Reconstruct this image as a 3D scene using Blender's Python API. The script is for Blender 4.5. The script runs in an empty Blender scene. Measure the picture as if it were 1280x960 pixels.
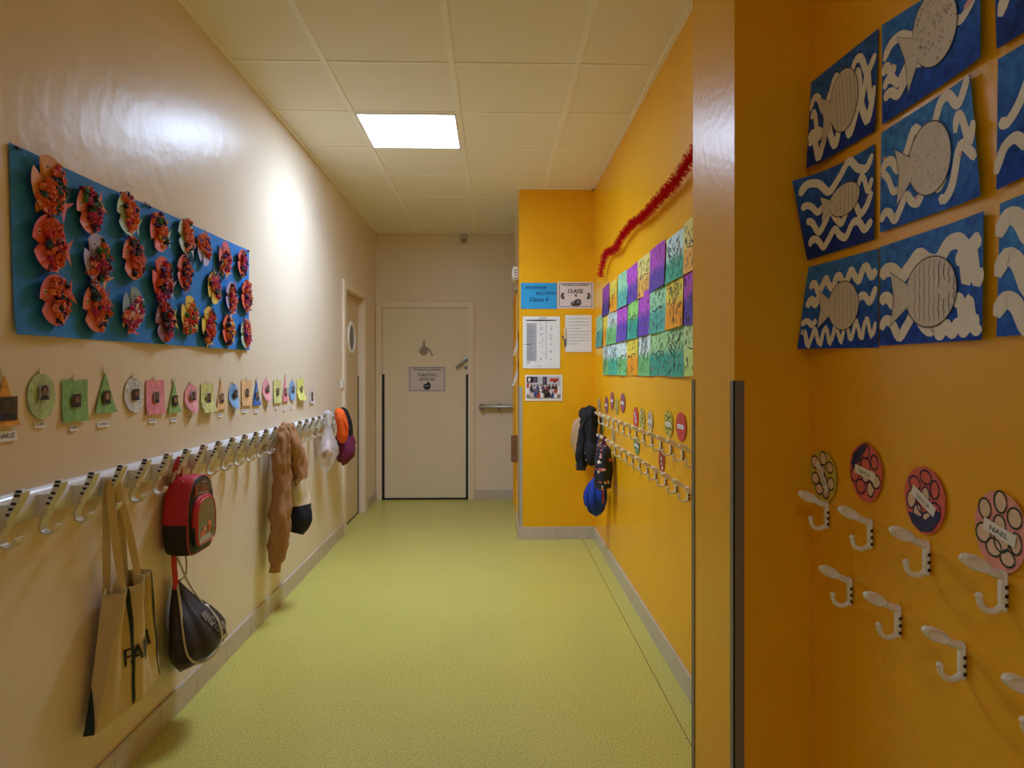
import bpy, math, random
from mathutils import Vector, Matrix, noise
C = bpy.context.scene.collection
R = math.radians
PI = math.pi
LAMP, LAMP_FILL, EXPO = 31.0, 8.0, 0.58
LAMPW = 13.0
LAMPCOL = (.77, .98, 1.34)
# ------------------------------------------------------------------ camera model
CAM_Z, FPX, YAW, HOR = 1.33, 833.0, R(1.48), 466.0
XL, XR, XN, XS = -1.245, 0.797, 0.195, 0.604      # left wall, right wall, nook edge, pillar face
YA, YE, YP0, YP1 = 5.32, 7.01, 1.665, 2.018       # nook front, end wall, pillar near / far face
ZC = 2.80
def ray(px, py):
    a, b = (px - 640) / FPX, (HOR - py) / FPX
    s, c = math.sin(YAW), math.cos(YAW)
    return Vector((s + c * a, c - s * a, b))
def hitX(px, py, X):
    d = ray(px, py); t = X / d.x
    return d.y * t, CAM_Z + d.z * t
def hitY(px, py, Y):
    d = ray(px, py); t = Y / d.y
    return d.x * t, CAM_Z + d.z * t
# wall frames: local x runs right along the wall, y up, z out of the wall
def frame(u, v, n):
    return Matrix((u, v, n)).transposed().to_4x4()
FL = Matrix.Translation((XL, 0, 0)) @ frame((0, 1, 0), (0, 0, 1), (1, 0, 0))
FR = Matrix.Translation((XR, 0, 0)) @ frame((0, -1, 0), (0, 0, 1), (-1, 0, 0))
FS = Matrix.Translation((XN, 0, 0)) @ frame((0, -1, 0), (0, 0, 1), (-1, 0, 0))
FA = Matrix.Translation((0, YA, 0)) @ frame((1, 0, 0), (0, 0, 1), (0, -1, 0))
FE = Matrix.Translation((0, YE, 0)) @ frame((1, 0, 0), (0, 0, 1), (0, -1, 0))
def pl(px, py, n=0.0): return hitX(px, py, XL + n)
def pr(px, py, n=0.0):
    y, z = hitX(px, py, XR - n); return -y, z
def pa(px, py, n=0.0): return hitY(px, py, YA - n)
def pe(px, py, n=0.0): return hitY(px, py, YE - n)
# ------------------------------------------------------------------ objects
def tag(o, label=None, cat=None, group=None, kind=None):
    if label: o['label'] = label
    if cat: o['category'] = cat
    if group: o['group'] = group
    if kind: o['kind'] = kind
    return o
def thing(name, label, cat, fr, u=0, v=0, n=0, group=None, rot=0):
    o = bpy.data.objects.new(name, None); C.objects.link(o)
    o.empty_display_size = .05
    o.matrix_basis = fr @ Matrix.Translation((u, v, n)) @ Matrix.Rotation(rot, 4, 'Z')
    return tag(o, label, cat, group)
class M:
    def __init__(s): s.v, s.f, s.m = [], [], []
    def add(s, vs, fs, mi=0):
        b = len(s.v); s.v += [tuple(p) for p in vs]
        s.f += [tuple(b + i for i in f) for f in fs]; s.m += [mi] * len(fs)
    def box(s, x0, x1, y0, y1, z0, z1, mi=0, bev=0.0):
        if bev <= 0:
            vs = [(x, y, z) for x in (x0, x1) for y in (y0, y1) for z in (z0, z1)]
            s.add(vs, [(0, 1, 3, 2), (4, 6, 7, 5), (0, 4, 5, 1), (2, 3, 7, 6), (0, 2, 6, 4), (1, 5, 7, 3)], mi); return
        # chamfered along z edges and at the top
        b = bev
        def ring(ins, z): 
            X0, X1, Y0, Y1 = x0 + ins, x1 - ins, y0 + ins, y1 - ins
            return [(X0 + b, Y0, z), (X1 - b, Y0, z), (X1, Y0 + b, z), (X1, Y1 - b, z), (X1 - b, Y1, z), (X0 + b, Y1, z), (X0, Y1 - b, z), (X0, Y0 + b, z)]
        s.loft([ring(b * .6, z0), ring(0, z0 + b), ring(0, z1 - b), ring(b * .6, z1)], mi, True, True)
    def loft(s, rings, mi=0, cap0=False, cap1=False, closed=True, mfun=None):
        b = len(s.v); k = len(rings[0])
        for r in rings: s.v += [tuple(p) for p in r]
        for i in range(len(rings) - 1):
            for j in range(k if closed else k - 1):
                j2 = (j + 1) % k
                s.f.append((b + i * k + j, b + i * k + j2, b + (i + 1) * k + j2, b + (i + 1) * k + j))
                s.m.append(mfun(i, j) if mfun else mi)
        if cap0: s.f.append(tuple(b + j for j in range(k))[::-1]); s.m.append(mfun(0, 0) if mfun else mi)
        if cap1: s.f.append(tuple(b + (len(rings) - 1) * k + j for j in range(k))); s.m.append(mfun(len(rings) - 2, 0) if mfun else mi)
    def tube(s, pts, r, seg=8, mi=0, caps=True, flat=1.0):
        pts = [Vector(p) for p in pts]; rings = []; n = len(pts)
        rr = r if isinstance(r, (list, tuple)) else [r] * n
        side = None
        for i in range(n):
            t = (pts[min(i + 1, n - 1)] - pts[max(i - 1, 0)]).normalized()
            if side is None:
                ref = Vector((0, 0, 1)) if abs(t.z) < .9 else Vector((1, 0, 0))
                side = t.cross(ref).normalized()
            side = (side - t * side.dot(t)).normalized()
            up = t.cross(side)
            rings.append([pts[i] + side * (rr[i] * math.cos(2 * PI * k / seg)) + up * (rr[i] * flat * math.sin(2 * PI * k / seg)) for k in range(seg)])
        s.loft(rings, mi, caps, caps)
    def strip(s, pts, wvec, th, mi=0, wfun=None):
        """flat strap: pts centre line, wvec half-width vector, th thickness"""
        pts = [Vector(p) for p in pts]; w = Vector(wvec); rings = []; n = len(pts)
        for i in range(n):
            t = (pts[min(i + 1, n - 1)] - pts[max(i - 1, 0)]).normalized()
            ww = w * (wfun(i / (n - 1)) if wfun else 1)
            h = t.cross(ww).normalized() * (th / 2)
            rings.append([pts[i] - ww - h, pts[i] + ww - h, pts[i] + ww + h, pts[i] - ww + h])
        s.loft(rings, mi, True, True)
    def lathe(s, prof, seg=24, mi=0, mat=None, sx=1.0, sy=1.0):
        """prof: (r, z) pairs about z"""
        rings = [[(r * sx * math.cos(2 * PI * k / seg), r * sy * math.sin(2 * PI * k / seg), z) for k in range(seg)] for r, z in prof]
        if mat: rings = [[mat @ Vector(p) for p in r] for r in rings]
        s.loft(rings, mi, True, True)
    def blob(s, c, r, seg=8, rn=5, mi=0, jit=0.0, sc=(1, 1, 1), seed=0):
        rnd = random.Random(seed); c = Vector(c); rings = []
        for i in range(rn + 1):
            ph = PI * (i + .02) / (rn + .04); 
            rings.append([c + Vector((sc[0] * math.sin(ph) * math.cos(2 * PI * k / seg), sc[1] * math.sin(ph) * math.sin(2 * PI * k / seg), sc[2] * math.cos(ph))) * (r * (1 + jit * rnd.uniform(-1, 1))) for k in range(seg)])
        s.loft(rings, mi, True, True)
    def build(s, name, mats, parent=None, fr=None, smooth=False, auto=None):
        me = bpy.data.meshes.new(name); me.from_pydata(s.v, [], s.f)
        mats = mats if isinstance(mats, (list, tuple)) else [mats]
        for m in mats: me.materials.append(m)
        me.polygons.foreach_set('material_index', s.m)
        me.update()
        import bmesh
        bm = bmesh.new(); bm.from_mesh(me); bmesh.ops.recalc_face_normals(bm, faces=bm.faces); bm.to_mesh(me); bm.free()
        if smooth:
            me.polygons.foreach_set('use_smooth', [True] * len(me.polygons))
            me.set_sharp_from_angle(angle=R(auto or 50))
        o = bpy.data.objects.new(name, me); C.objects.link(o)
        if parent: o.parent = parent
        if fr is not None: o.matrix_basis = fr
        return o
def crv(pts, k=6):
    """Catmull-Rom through pts"""
    pts = [Vector(p) for p in pts]; out = []
    for i in range(len(pts) - 1):
        p0, p1, p2, p3 = pts[max(i - 1, 0)], pts[i], pts[i + 1], pts[min(i + 2, len(pts) - 1)]
        for j in range(k):
            t = j / k
            out.append(.5 * ((2 * p1) + (p2 - p0) * t + (2 * p0 - 5 * p1 + 4 * p2 - p3) * t * t + (3 * p1 - p0 - 3 * p2 + p3) * t ** 3))
    out.append(pts[-1]); return out
# ------------------------------------------------------------------ flat paper things
def sheet(m, corners, nfun=None, nx=8, ny=8, th=.0006, mi=0, mfun=None):
    """warped sheet; corners TL,TR,BR,BL in (x,y). Returns P(s,t,off)."""
    TL, TR, BR, BL = [Vector((c[0], c[1], 0)) for c in corners]
    nf = nfun or (lambda s, t: .001)
    def P(s, t, off=0.0):
        p = (BL * (1 - s) + BR * s) * (1 - t) + (TL * (1 - s) + TR * s) * t
        return Vector((p.x, p.y, nf(s, t) + th + off))
    b = len(m.v)
    for side in (0, -th):
        for j in range(ny + 1):
            for i in range(nx + 1): m.v.append(tuple(P(i / nx, j / ny, side)))
    k = (nx + 1) * (ny + 1); w = nx + 1
    for j in range(ny):
        for i in range(nx):
            q = (b + j * w + i, b + j * w + i + 1, b + (j + 1) * w + i + 1, b + (j + 1) * w + i)
            mm = mfun((i + .5) / nx, (j + .5) / ny) if mfun else mi
            m.f += [q, tuple(x + k for x in q[::-1])]; m.m += [mm, mi]
    rim = [b + i for i in range(w)] + [b + j * w + nx for j in range(1, ny + 1)] + [b + ny * w + i for i in range(nx - 1, -1, -1)] + [b + j * w for j in range(ny - 1, 0, -1)]
    for a, c in zip(rim, rim[1:] + rim[:1]): m.f.append((a, a + k, c + k, c)); m.m.append(mi)
    P.W = ((TR - TL).length + (BR - BL).length) / 2; P.H = ((TL - BL).length + (TR - BR).length) / 2
    return P
def plate(m, pts, n0, n1, mi=0, side=None, bulge=0.0):
    """thick outline from n0 to n1 (pts in x,y), fanned from its centre"""
    k = len(pts); cx = sum(p[0] for p in pts) / k; cy = sum(p[1] for p in pts) / k; b = len(m.v)
    f = lambda p: (bulge(p[0], p[1]) if callable(bulge) else bulge)
    m.v += [(p[0], p[1], n0 + f(p)) for p in pts] + [(p[0], p[1], n1 + f(p)) for p in pts] + [(cx, cy, n1 + f((cx, cy))), (cx, cy, n0 + f((cx, cy)))]
    for j in range(k):
        j2 = (j + 1) % k
        m.f += [(b + j, b + j2, b + k + j2, b + k + j), (b + k + j, b + k + j2, b + 2 * k), (b + j2, b + j, b + 2 * k + 1)]
        m.m += [side if side is not None else mi, mi, mi]
def ell(cx, cy, rx, ry, k=20, rot=0.0, a0=0.0, a1=2 * PI):
    o = []
    full = abs(a1 - a0 - 2 * PI) < 1e-6
    for i in range(k):
        a = a0 + (a1 - a0) * i / (k if full else k - 1)
        x, y = rx * math.cos(a), ry * math.sin(a)
        o.append((cx + x * math.cos(rot) - y * math.sin(rot), cy + x * math.sin(rot) + y * math.cos(rot)))
    return o
def ribbon(m, P, pts, w, mi, off=.0008, dense=0):
    """painted stroke: pts (s,t) on sheet P, w metres wide"""
    if dense: pts = [(p.x, p.y) for p in crv([(a, b, 0) for a, b in pts], dense)]
    n = len(pts); b = len(m.v)
    for i in range(n):
        a, c = pts[max(i - 1, 0)], pts[min(i + 1, n - 1)]
        dx, dy = (c[0] - a[0]) * P.W, (c[1] - a[1]) * P.H
        L = math.hypot(dx, dy) or 1e-6
        ww = w * (.55 if i in (0, n - 1) else 1) / 2
        ox, oy = -dy / L * ww / P.W, dx / L * ww / P.H
        m.v.append(tuple(P(pts[i][0] + ox, pts[i][1] + oy, off))); m.v.append(tuple(P(pts[i][0] - ox, pts[i][1] - oy, off)))
    for i in range(n - 1):
        m.f.append((b + 2 * i, b + 2 * i + 1, b + 2 * i + 3, b + 2 * i + 2)); m.m.append(mi)
def patch(m, P, pts, mi, off=.001):
    k = len(pts); cx = sum(p[0] for p in pts) / k; cy = sum(p[1] for p in pts) / k; b = len(m.v)
    m.v += [tuple(P(p[0], p[1], off)) for p in pts] + [tuple(P(cx, cy, off))]
    for j in range(k): m.f.append((b + j, b + (j + 1) % k, b + k)); m.m.append(mi)
def P_flat(x0, y0, w, h, n):
    def P(s, t, off=0.0): return Vector((x0 + s * w, y0 + t * h, n + off))
    P.W, P.H = w, h
    return P
_tc = {}
def text_mesh(txt):
    """(verts2d, faces, width) of one line at size 1"""
    if txt not in _tc:
        cu = bpy.data.curves.new('lettering', 'FONT'); cu.body = txt; cu.resolution_u = 2
        o = bpy.data.objects.new('lettering', cu); C.objects.link(o)
        dg = bpy.context.evaluated_depsgraph_get(); ev = o.evaluated_get(dg); me = ev.to_mesh()
        vs = [(v.co.x, v.co.y) for v in me.vertices]; fs = [tuple(p.vertices) for p in me.polygons]
        ev.to_mesh_clear(); bpy.data.objects.remove(o); bpy.data.curves.remove(cu)
        x0, x1 = min(v[0] for v in vs), max(v[0] for v in vs)
        _tc[txt] = ([(x - x0, y) for x, y in vs], fs, x1 - x0)
    return _tc[txt]
def put_text(m, txt, P, s, t, h, mi=0, off=.001, align='C', wide=1.0, shear=0.0, slope=0.0, fit=None, bold=0.0):
    """h = capital height in metres on surface P; s,t = baseline anchor"""
    vs, fs, w = text_mesh(txt); k = h / .69; kx = k * wide
    if fit: kx = fit / w
    x0 = {'C': -w / 2, 'L': 0, 'R': -w}[align]
    for dx in ((-bold, 0, bold) if bold else (0,)):
        m.add([P(s + ((x + x0) * kx + y * k * shear + dx) / P.W, t + (y * k + (x + x0) * kx * slope) / P.H, off) for x, y in vs], fs, mi)
# ------------------------------------------------------------------ materials
def lin(c):
    o = []
    for x in c:
        x = x / 255.0
        o.append(x / 12.92 if x <= .04045 else ((x + .055) / 1.055) ** 2.4)
    return (*o, 1.0)
_mc = {}
def mat(name, col, rough=.6, metal=0.0, var=0.0, vscale=30.0, bump=0.0, bscale=200.0, spec=.5, bdist=.002, **kw):
    """procedural material: base colour with mild noise variation, optional noise bump; col is sRGB 0-255"""
    if name in _mc: return _mc[name]
    m = bpy.data.materials.new(name); m.use_nodes = True; nt = m.node_tree
    b = nt.nodes['Principled BSDF']; base = lin(col)
    b.inputs['Base Color'].default_value = base; b.inputs['Roughness'].default_value = rough
    b.inputs['Metallic'].default_value = metal; b.inputs['Specular IOR Level'].default_value = spec
    for k, v in kw.items(): b.inputs[k.replace('_', ' ')].default_value = v
    tc = nt.nodes.new('ShaderNodeTexCoord')
    if var > 0:
        nz = nt.nodes.new('ShaderNodeTexNoise'); nz.inputs['Scale'].default_value = vscale; nz.inputs['Detail'].default_value = 3
        nt.links.new(tc.outputs['Object'], nz.inputs['Vector'])
        rp = nt.nodes.new('ShaderNodeValToRGB')
        rp.color_ramp.elements[0].position = .3; rp.color_ramp.elements[1].position = .7
        rp.color_ramp.elements[0].color = (*[x * (1 - var) for x in base[:3]], 1)
        rp.color_ramp.elements[1].color = (*[min(1, x * (1 + var)) for x in base[:3]], 1)
        nt.links.new(nz.outputs['Fac'], rp.inputs['Fac']); nt.links.new(rp.outputs['Color'], b.inputs['Base Color'])
    if bump > 0:
        n2 = nt.nodes.new('ShaderNodeTexNoise'); n2.inputs['Scale'].default_value = bscale; n2.inputs['Detail'].default_value = 2
        nt.links.new(tc.outputs['Object'], n2.inputs['Vector'])
        bp = nt.nodes.new('ShaderNodeBump'); bp.inputs['Strength'].default_value = bump; bp.inputs['Distance'].default_value = bdist
        nt.links.new(n2.outputs['Fac'], bp.inputs['Height']); nt.links.new(bp.outputs['Normal'], b.inputs['Normal'])
    _mc[name] = m; return m
def mat_two(name, top, bot, split=0.0, wob=.02, blend=.02, var=.15):
    """watercolour sheet: one wash above another, meeting along an uneven line (object-space height)"""
    if name in _mc: return _mc[name]
    m = bpy.data.materials.new(name); m.use_nodes = True; nt = m.node_tree; b = nt.nodes['Principled BSDF']
    b.inputs['Roughness'].default_value = .75; b.inputs['Specular IOR Level'].default_value = .2
    tc = nt.nodes.new('ShaderNodeTexCoord'); sx = nt.nodes.new('ShaderNodeSeparateXYZ'); nt.links.new(tc.outputs['Object'], sx.inputs[0])
    nz = nt.nodes.new('ShaderNodeTexNoise'); nz.inputs['Scale'].default_value = 22; nz.inputs['Detail'].default_value = 3; nt.links.new(tc.outputs['Object'], nz.inputs['Vector'])
    a = nt.nodes.new('ShaderNodeMath'); a.operation = 'MULTIPLY_ADD'; a.inputs[1].default_value = wob * 2; nt.links.new(nz.outputs['Fac'], a.inputs[0]); nt.links.new(sx.outputs['Y'], a.inputs[2])
    mr = nt.nodes.new('ShaderNodeMapRange'); mr.inputs['From Min'].default_value = split + wob - blend; mr.inputs['From Max'].default_value = split + wob + blend; nt.links.new(a.outputs[0], mr.inputs['Value'])
    mx = nt.nodes.new('ShaderNodeMix'); mx.data_type = 'RGBA'; nt.links.new(mr.outputs[0], mx.inputs['Factor'])
    mx.inputs['A'].default_value = lin(bot); mx.inputs['B'].default_value = lin(top)
    n2 = nt.nodes.new('ShaderNodeTexNoise'); n2.inputs['Scale'].default_value = 60; n2.inputs['Detail'].default_value = 4; nt.links.new(tc.outputs['Object'], n2.inputs['Vector'])
    m2 = nt.nodes.new('ShaderNodeMix'); m2.data_type = 'RGBA'; m2.blend_type = 'OVERLAY'; m2.inputs['Factor'].default_value = var * 4 if var * 4 < 1 else 1
    nt.links.new(mx.outputs['Result'], m2.inputs['A']); nt.links.new(n2.outputs['Fac'], m2.inputs['B'])
    nt.links.new(m2.outputs['Result'], b.inputs['Base Color'])
    _mc[name] = m; return m
def emit(name, col, s):
    m = bpy.data.materials.new(name); m.use_nodes = True; nt = m.node_tree; b = nt.nodes['Principled BSDF']
    b.inputs['Base Color'].default_value = (.8, .8, .8, 1); b.inputs['Emission Color'].default_value = (*col, 1); b.inputs['Emission Strength'].default_value = s
    return m
# ================================================================== materials of the room
CREAM = mat('cream_gloss_paint', (228, 212, 186), .31, var=.02, vscale=3, bump=.22, bscale=16, bdist=.008, spec=.24)
DOORC = mat('cream_door_paint', (226, 212, 180), .38, var=.015, vscale=4, bump=.04, bscale=60)
FRAMEC = mat('cream_frame_paint', (230, 212, 182), .35)
YELLOW = mat('yellow_gloss_paint', (243, 178, 20), .32, var=.03, vscale=4, bump=.25, bscale=40, bdist=.004, spec=.36)
PLINTH = mat('taupe_plinth_tile', (196, 184, 166), .35, var=.05, vscale=12)
GUARD = mat('grey_corner_guard', (122, 116, 104), .45, var=.04)
TBAR = mat('white_ceiling_bar', (246, 242, 232), .5)
BLACK = mat('black_rubber', (14, 14, 15), .6)
DARK = mat('dark_print', (32, 30, 32), .8)
STEEL = mat('brushed_steel', (150, 148, 142), .32, .9, var=.05, vscale=80)
WHITE = mat('white_paper', (236, 233, 228), .7, var=.015, vscale=20)
WPLAST = mat('white_plastic', (228, 222, 208), .35)
# speckled floor
FLOOR = mat('lime_vinyl_floor', (192, 192, 92), .30, bump=.02, bscale=160)
nt = FLOOR.node_tree; b = nt.nodes['Principled BSDF']; tc = [n for n in nt.nodes if n.type == 'TEX_COORD'][0]
n1 = nt.nodes.new('ShaderNodeTexNoise'); n1.inputs['Scale'].default_value = 130; n1.inputs['Detail'].default_value = 4
n2 = nt.nodes.new('ShaderNodeTexNoise'); n2.inputs['Scale'].default_value = 2.5; n2.inputs['Detail'].default_value = 2
nt.links.new(tc.outputs['Object'], n1.inputs['Vector']); nt.links.new(tc.outputs['Object'], n2.inputs['Vector'])
rp = nt.nodes.new('ShaderNodeValToRGB'); e = rp.color_ramp.elements
e[0].position = .32; e[0].color = lin((180, 174, 82)); e[1].position = .68; e[1].color = lin((226, 218, 124))
x = e.new(.5); x.color = lin((207, 200, 100))
nt.links.new(n1.outputs['Fac'], rp.inputs['Fac'])
mx = nt.nodes.new('ShaderNodeMix'); mx.data_type = 'RGBA'; mx.blend_type = 'MULTIPLY'; mx.inputs['Factor'].default_value = .12
nt.links.new(rp.outputs['Color'], mx.inputs['A']); nt.links.new(n2.outputs['Fac'], mx.inputs['B']); nt.links.new(mx.outputs['Result'], b.inputs['Base Color'])
CEIL = mat('cream_ceiling_tile', (240, 234, 220), .85, var=.035, vscale=120, bump=.12, bscale=300)
# ================================================================== shell
YB = -3.2
def struct(name, m, mats, **k):
    o = m.build(name, mats, **k); o['kind'] = 'structure'; return o
m = M(); m.box(XL - .2, 1.2, YB, YE + .2, -.1, 0); struct('floor', m, FLOOR)
m = M(); m.box(.699, .702, YB, YA - .002, 0, .0006); m2 = m; struct('trim_1', m, mat('floor_seam', (96, 92, 44), .7))
m = M(); m.box(XL - .2, 1.2, YB, YE + .2, ZC, ZC + .1); struct('ceiling', m, CEIL)
# ceiling grid (T bars) and edge angle
m = M(); gx = (-.805, -.205, .395); gy = [3.77 + .6 * k for k in range(-11, 6)]
for gxx in gx:
    y1 = YE if gxx < XN else YA
    m.box(gxx - .014, gxx + .014, YB, y1, ZC - .004, ZC + .001)
for g in gy:
    x1 = XN if g > YA else XR
    m.box(XL, x1, g - .012, g + .012, ZC - .0035, ZC + .001)
for x0, x1, y0, y1 in ((XL, XL + .022, YB, YE), (XR - .022, XR, YB, YA), (XL, XN, YE - .022, YE), (XN, XR, YA - .022, YA), (XN - .022, XN, YA, YE)):
    m.box(x0, x1, y0, y1, ZC - .006, ZC + .001)
struct('trim_2', m, TBAR)
D2A, D2B, D2H, D2D = 5.57, 6.36, 2.03, .05      # opening of the left door
m = M()
m.box(XL - .2, XL, YB, D2A - .03, 0, ZC); m.box(XL - .2, XL, D2B + .03, YE + .2, 0, ZC); m.box(XL - .2, XL, D2A - .03, D2B + .03, D2H + .03, ZC)
struct('wall_left', m, CREAM)
DX0, _ = pe(477.5, 500); DX1, _ = pe(585.5, 500); _, D1H = pe(530, 384.5)
m = M(); m.box(XL, DX0 - .03, YE, YE + .2, 0, ZC); m.box(DX1 + .03, XN + .2, YE, YE + .2, 0, ZC); m.box(DX0 - .03, DX1 + .03, YE, YE + .2, D1H + .03, ZC)
struct('wall_end', m, CREAM)
m = M(); m.box(XR, XR + .2, YB, YA + .1, 0, ZC); struct('wall_right', m, YELLOW)
m = M(); m.box(XN, 1.0, YA, YA + .35, 0, ZC); struct('wall_nook', m, YELLOW)
SD0, SD1, SDH = 5.86, 6.75, 2.06                # side door opening in the passage wall
m = M(); m.box(XN, XN + .2, YA + .35, SD0, 0, ZC); m.box(XN, XN + .2, SD1, YE, 0, ZC); m.box(XN, XN + .2, SD0, SD1, SDH, ZC)
struct('wall_passage', m, CREAM)
m = M(); m.box(XS, XR + .05, YP0, YP1, 0, ZC); struct('wall_pillar', m, YELLOW)
m = M(); m.box(XL - .2, 1.2, YB - .1, YB, 0, ZC); struct('wall_back', m, CREAM)
# corner guards
m = M(); zt = 1.31
m.box(XS - .003, XS, YP0 - .003, YP0 + .024, 0, zt); m.box(XS - .003, XS + .024, YP0 - .003, YP0, 0, zt); struct('trim_3', m, GUARD)
m = M(); m.box(XS - .003, XS, YP1 - .022, YP1 + .003, 0, zt); m.box(XS - .003, XS + .022, YP1, YP1 + .003, 0, zt); struct('trim_4', m, GUARD)
m = M(); m.box(XN - .003, XN, YA - .003, YA + .026, .10, 1.22); m.box(XN - .003, XN + .026, YA - .003, YA, .10, 1.22); struct('trim_5', m, mat('pale_grey_guard', (176, 172, 160), .4))
# tiled plinths
def plinth(name, fr, u0, u1, step=.30, h=.10, th=.011, off=0.0):
    m = M(); u = u0
    while u < u1 - .005:
        e = min(u + step - .0018, u1)
        m.box(u, e, 0, h, 0, th, bev=.0015); u += step
    m.box(u0, u1, 0, h - .001, 0, th - .0025)
    return struct(name, m, PLINTH, fr=fr)
plinth('baseboard_left', FL, YB, D2A - .09)
plinth('baseboard_left_far', FL, D2B + .13, YE)
plinth('baseboard_right', FR, -YA + .011, -YP1)
plinth('baseboard_nook', FA, XN - .011, XR, h=.10)
plinth('baseboard_passage', FS, -SD0 + .0, -YA)
plinth('baseboard_end', FE, DX1 + .075, XN)
# ------------------------------------------------------------------ end door
def door_root(name, fr):
    o = bpy.data.objects.new(name, None); C.objects.link(o); o.matrix_basis = fr; o['kind'] = 'structure'; return o
d1 = door_root('door_1', FE)
m = M(); m.box(DX0 + .004, DX1 - .004, .008, D1H - .004, -.045, -.005); m.build('leaf', DOORC, d1)
m = M()
for a, b_ in ((DX0 - .062, DX0), (DX1, DX1 + .062)):
    m.box(a, b_, 0, D1H + .062, -.05, .018, bev=.003)
m.box(DX0, DX1, D1H, D1H + .062, -.05, .018, bev=.003)
m.build('frame', FRAMEC, d1)
_, zs = pe(480, 468)
m = M(); m.box(DX0 + .002, DX0 + .026, .02, zs, -.005, .004); m.box(DX1 - .026, DX1 - .002, .02, zs, -.005, .004); m.build('finger_guard', BLACK, d1)
m = M(); m.box(DX0, DX1, 0, .018, -.04, .001); m.build('threshold', BLACK, d1)
hx, hz = pe(583, 449.5)
m = M(); m.lathe([(.024, -.006), (.026, 0), (.024, .008), (.012, .010), (.010, .035)], 20, mat=Matrix.Translation((hx - .006, hz, 0)))
m.tube([(hx - .006, hz, .036), (hx - .03, hz - .022, .04), (hx - .072, hz - .058, .042), (hx - .108, hz - .09, .04)], [.010, .012, .014, .012], 10, flat=.7)
h1 = m.build('door_handle', STEEL, d1, smooth=True); h1['label'] = 'steel lever handle slanting down'
lx, lz = pe(582.5, 459)
m = M(); m.lathe([(.019, -.006), (.021, 0), (.019, .008), (.011, .009)], 20, mat=Matrix.Translation((lx - .004, lz, 0)))
lk = m.build('lock', STEEL, d1, smooth=True)
m = M(); m.box(lx - .007, lx - .001, lz - .010, lz + .006, .0085, .0095); m.build('keyhole', BLACK, lk)
# ------------------------------------------------------------------ left door
d2 = door_root('door_2', FL)
m = M(); m.box(D2A + .004, D2B - .004, .01, D2H - .004, -D2D - .04, -D2D); m.build('leaf', mat('cream_beige_door', (214, 192, 150), .4, var=.015), d2)
m = M()
m.box(D2A - .085, D2A, 0, D2H + .07, -.15, .016, bev=.003); m.box(D2B, D2B + .12, 0, D2H + .07, -.15, .016, bev=.003); m.box(D2A, D2B, D2H, D2H + .07, -.15, .016, bev=.003)
m.build('frame', FRAMEC, d2)
m = M(); m.box(D2B - .022, D2B - .006, .02, 1.3, -D2D, -D2D + .006); m.box(D2A, D2B, 0, .012, -D2D - .03, -D2D + .002); m.build('finger_guard', BLACK, d2)
cy, cz = hitX(439, 422.5, XL - D2D)
rr = Matrix.Translation((cy, cz, -D2D))
ring = M(); ring.lathe([(.112, -.002), (.112, .004), (.118, .012), (.140, .014), (.150, .008), (.152, -.001)], 40, mat=rr)
# open ring: drop the cap discs
ring.f = [f for f in ring.f if len(f) < 20]; ring.m = [0] * len(ring.f)
po = ring.build('porthole_ring', mat('white_porthole_ring', (238, 234, 224), .3), d2, smooth=True)
m = M(); m.lathe([(.114, .0005), (.114, .003)], 40, mat=rr); m.build('porthole_glass', mat('dark_glass', (40, 42, 40), .08), po, smooth=True)
# ------------------------------------------------------------------ passage side door (yellow)
d3 = door_root('door_3', FS)
m = M(); m.box(-SD1 + .004, -SD0 - .004, .008, SDH - .004, -.06, -.01); m.build('leaf', mat('yellow_door_paint', (240, 170, 22), .4, var=.02), d3)
m = M(); m.box(-SD1, -SD1 + .03, 0, SDH, -.06, .010); m.box(-SD0 - .03, -SD0, 0, SDH, -.06, .010); m.box(-SD1, -SD0, SDH - .03, SDH, -.06, .0105); m.build('frame', YELLOW, d3)
# ------------------------------------------------------------------ ceiling light, set in one tile
LX0, LX1, LY0, LY1 = -.805 + .012, -.205 - .012, 3.77 + .012, 4.37 - .012
lt = bpy.data.objects.new('ceiling_light', None); C.objects.link(lt); lt.location = ((LX0 + LX1) / 2, (LY0 + LY1) / 2, ZC)
tag(lt, 'square glowing light panel set into the tiled ceiling', 'ceiling light')
w = (LX1 - LX0) / 2; h = (LY1 - LY0) / 2
m = M()
for a, b_, c, d in ((-w, -w + .014, -h, h), (w - .014, w, -h, h), (-w + .014, w - .014, -h, -h + .014), (-w + .014, w - .014, h - .014, h)): m.box(a, b_, c, d, -.008, .0)
m.build('frame', mat('white_lamp_frame', (235, 232, 226), .4), lt)
m = M(); m.box(-w + .014, w - .014, -h + .014, h - .014, -.006, -.002); m.build('diffuser', emit('lamp_diffuser', LAMPCOL, LAMP * .5), lt)
la = bpy.data.lights.new('panel_light', 'AREA'); la.shape = 'SQUARE'; la.size = .54; la.energy = LAMPW; la.color = (LAMPCOL[0] / LAMPCOL[2], LAMPCOL[1] / LAMPCOL[2], 1.0); la.spread = R(140)
lo_ = bpy.data.objects.new('panel_light', la); C.objects.link(lo_); lo_.location = (lt.location.x, lt.location.y, ZC - .0095)
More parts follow.
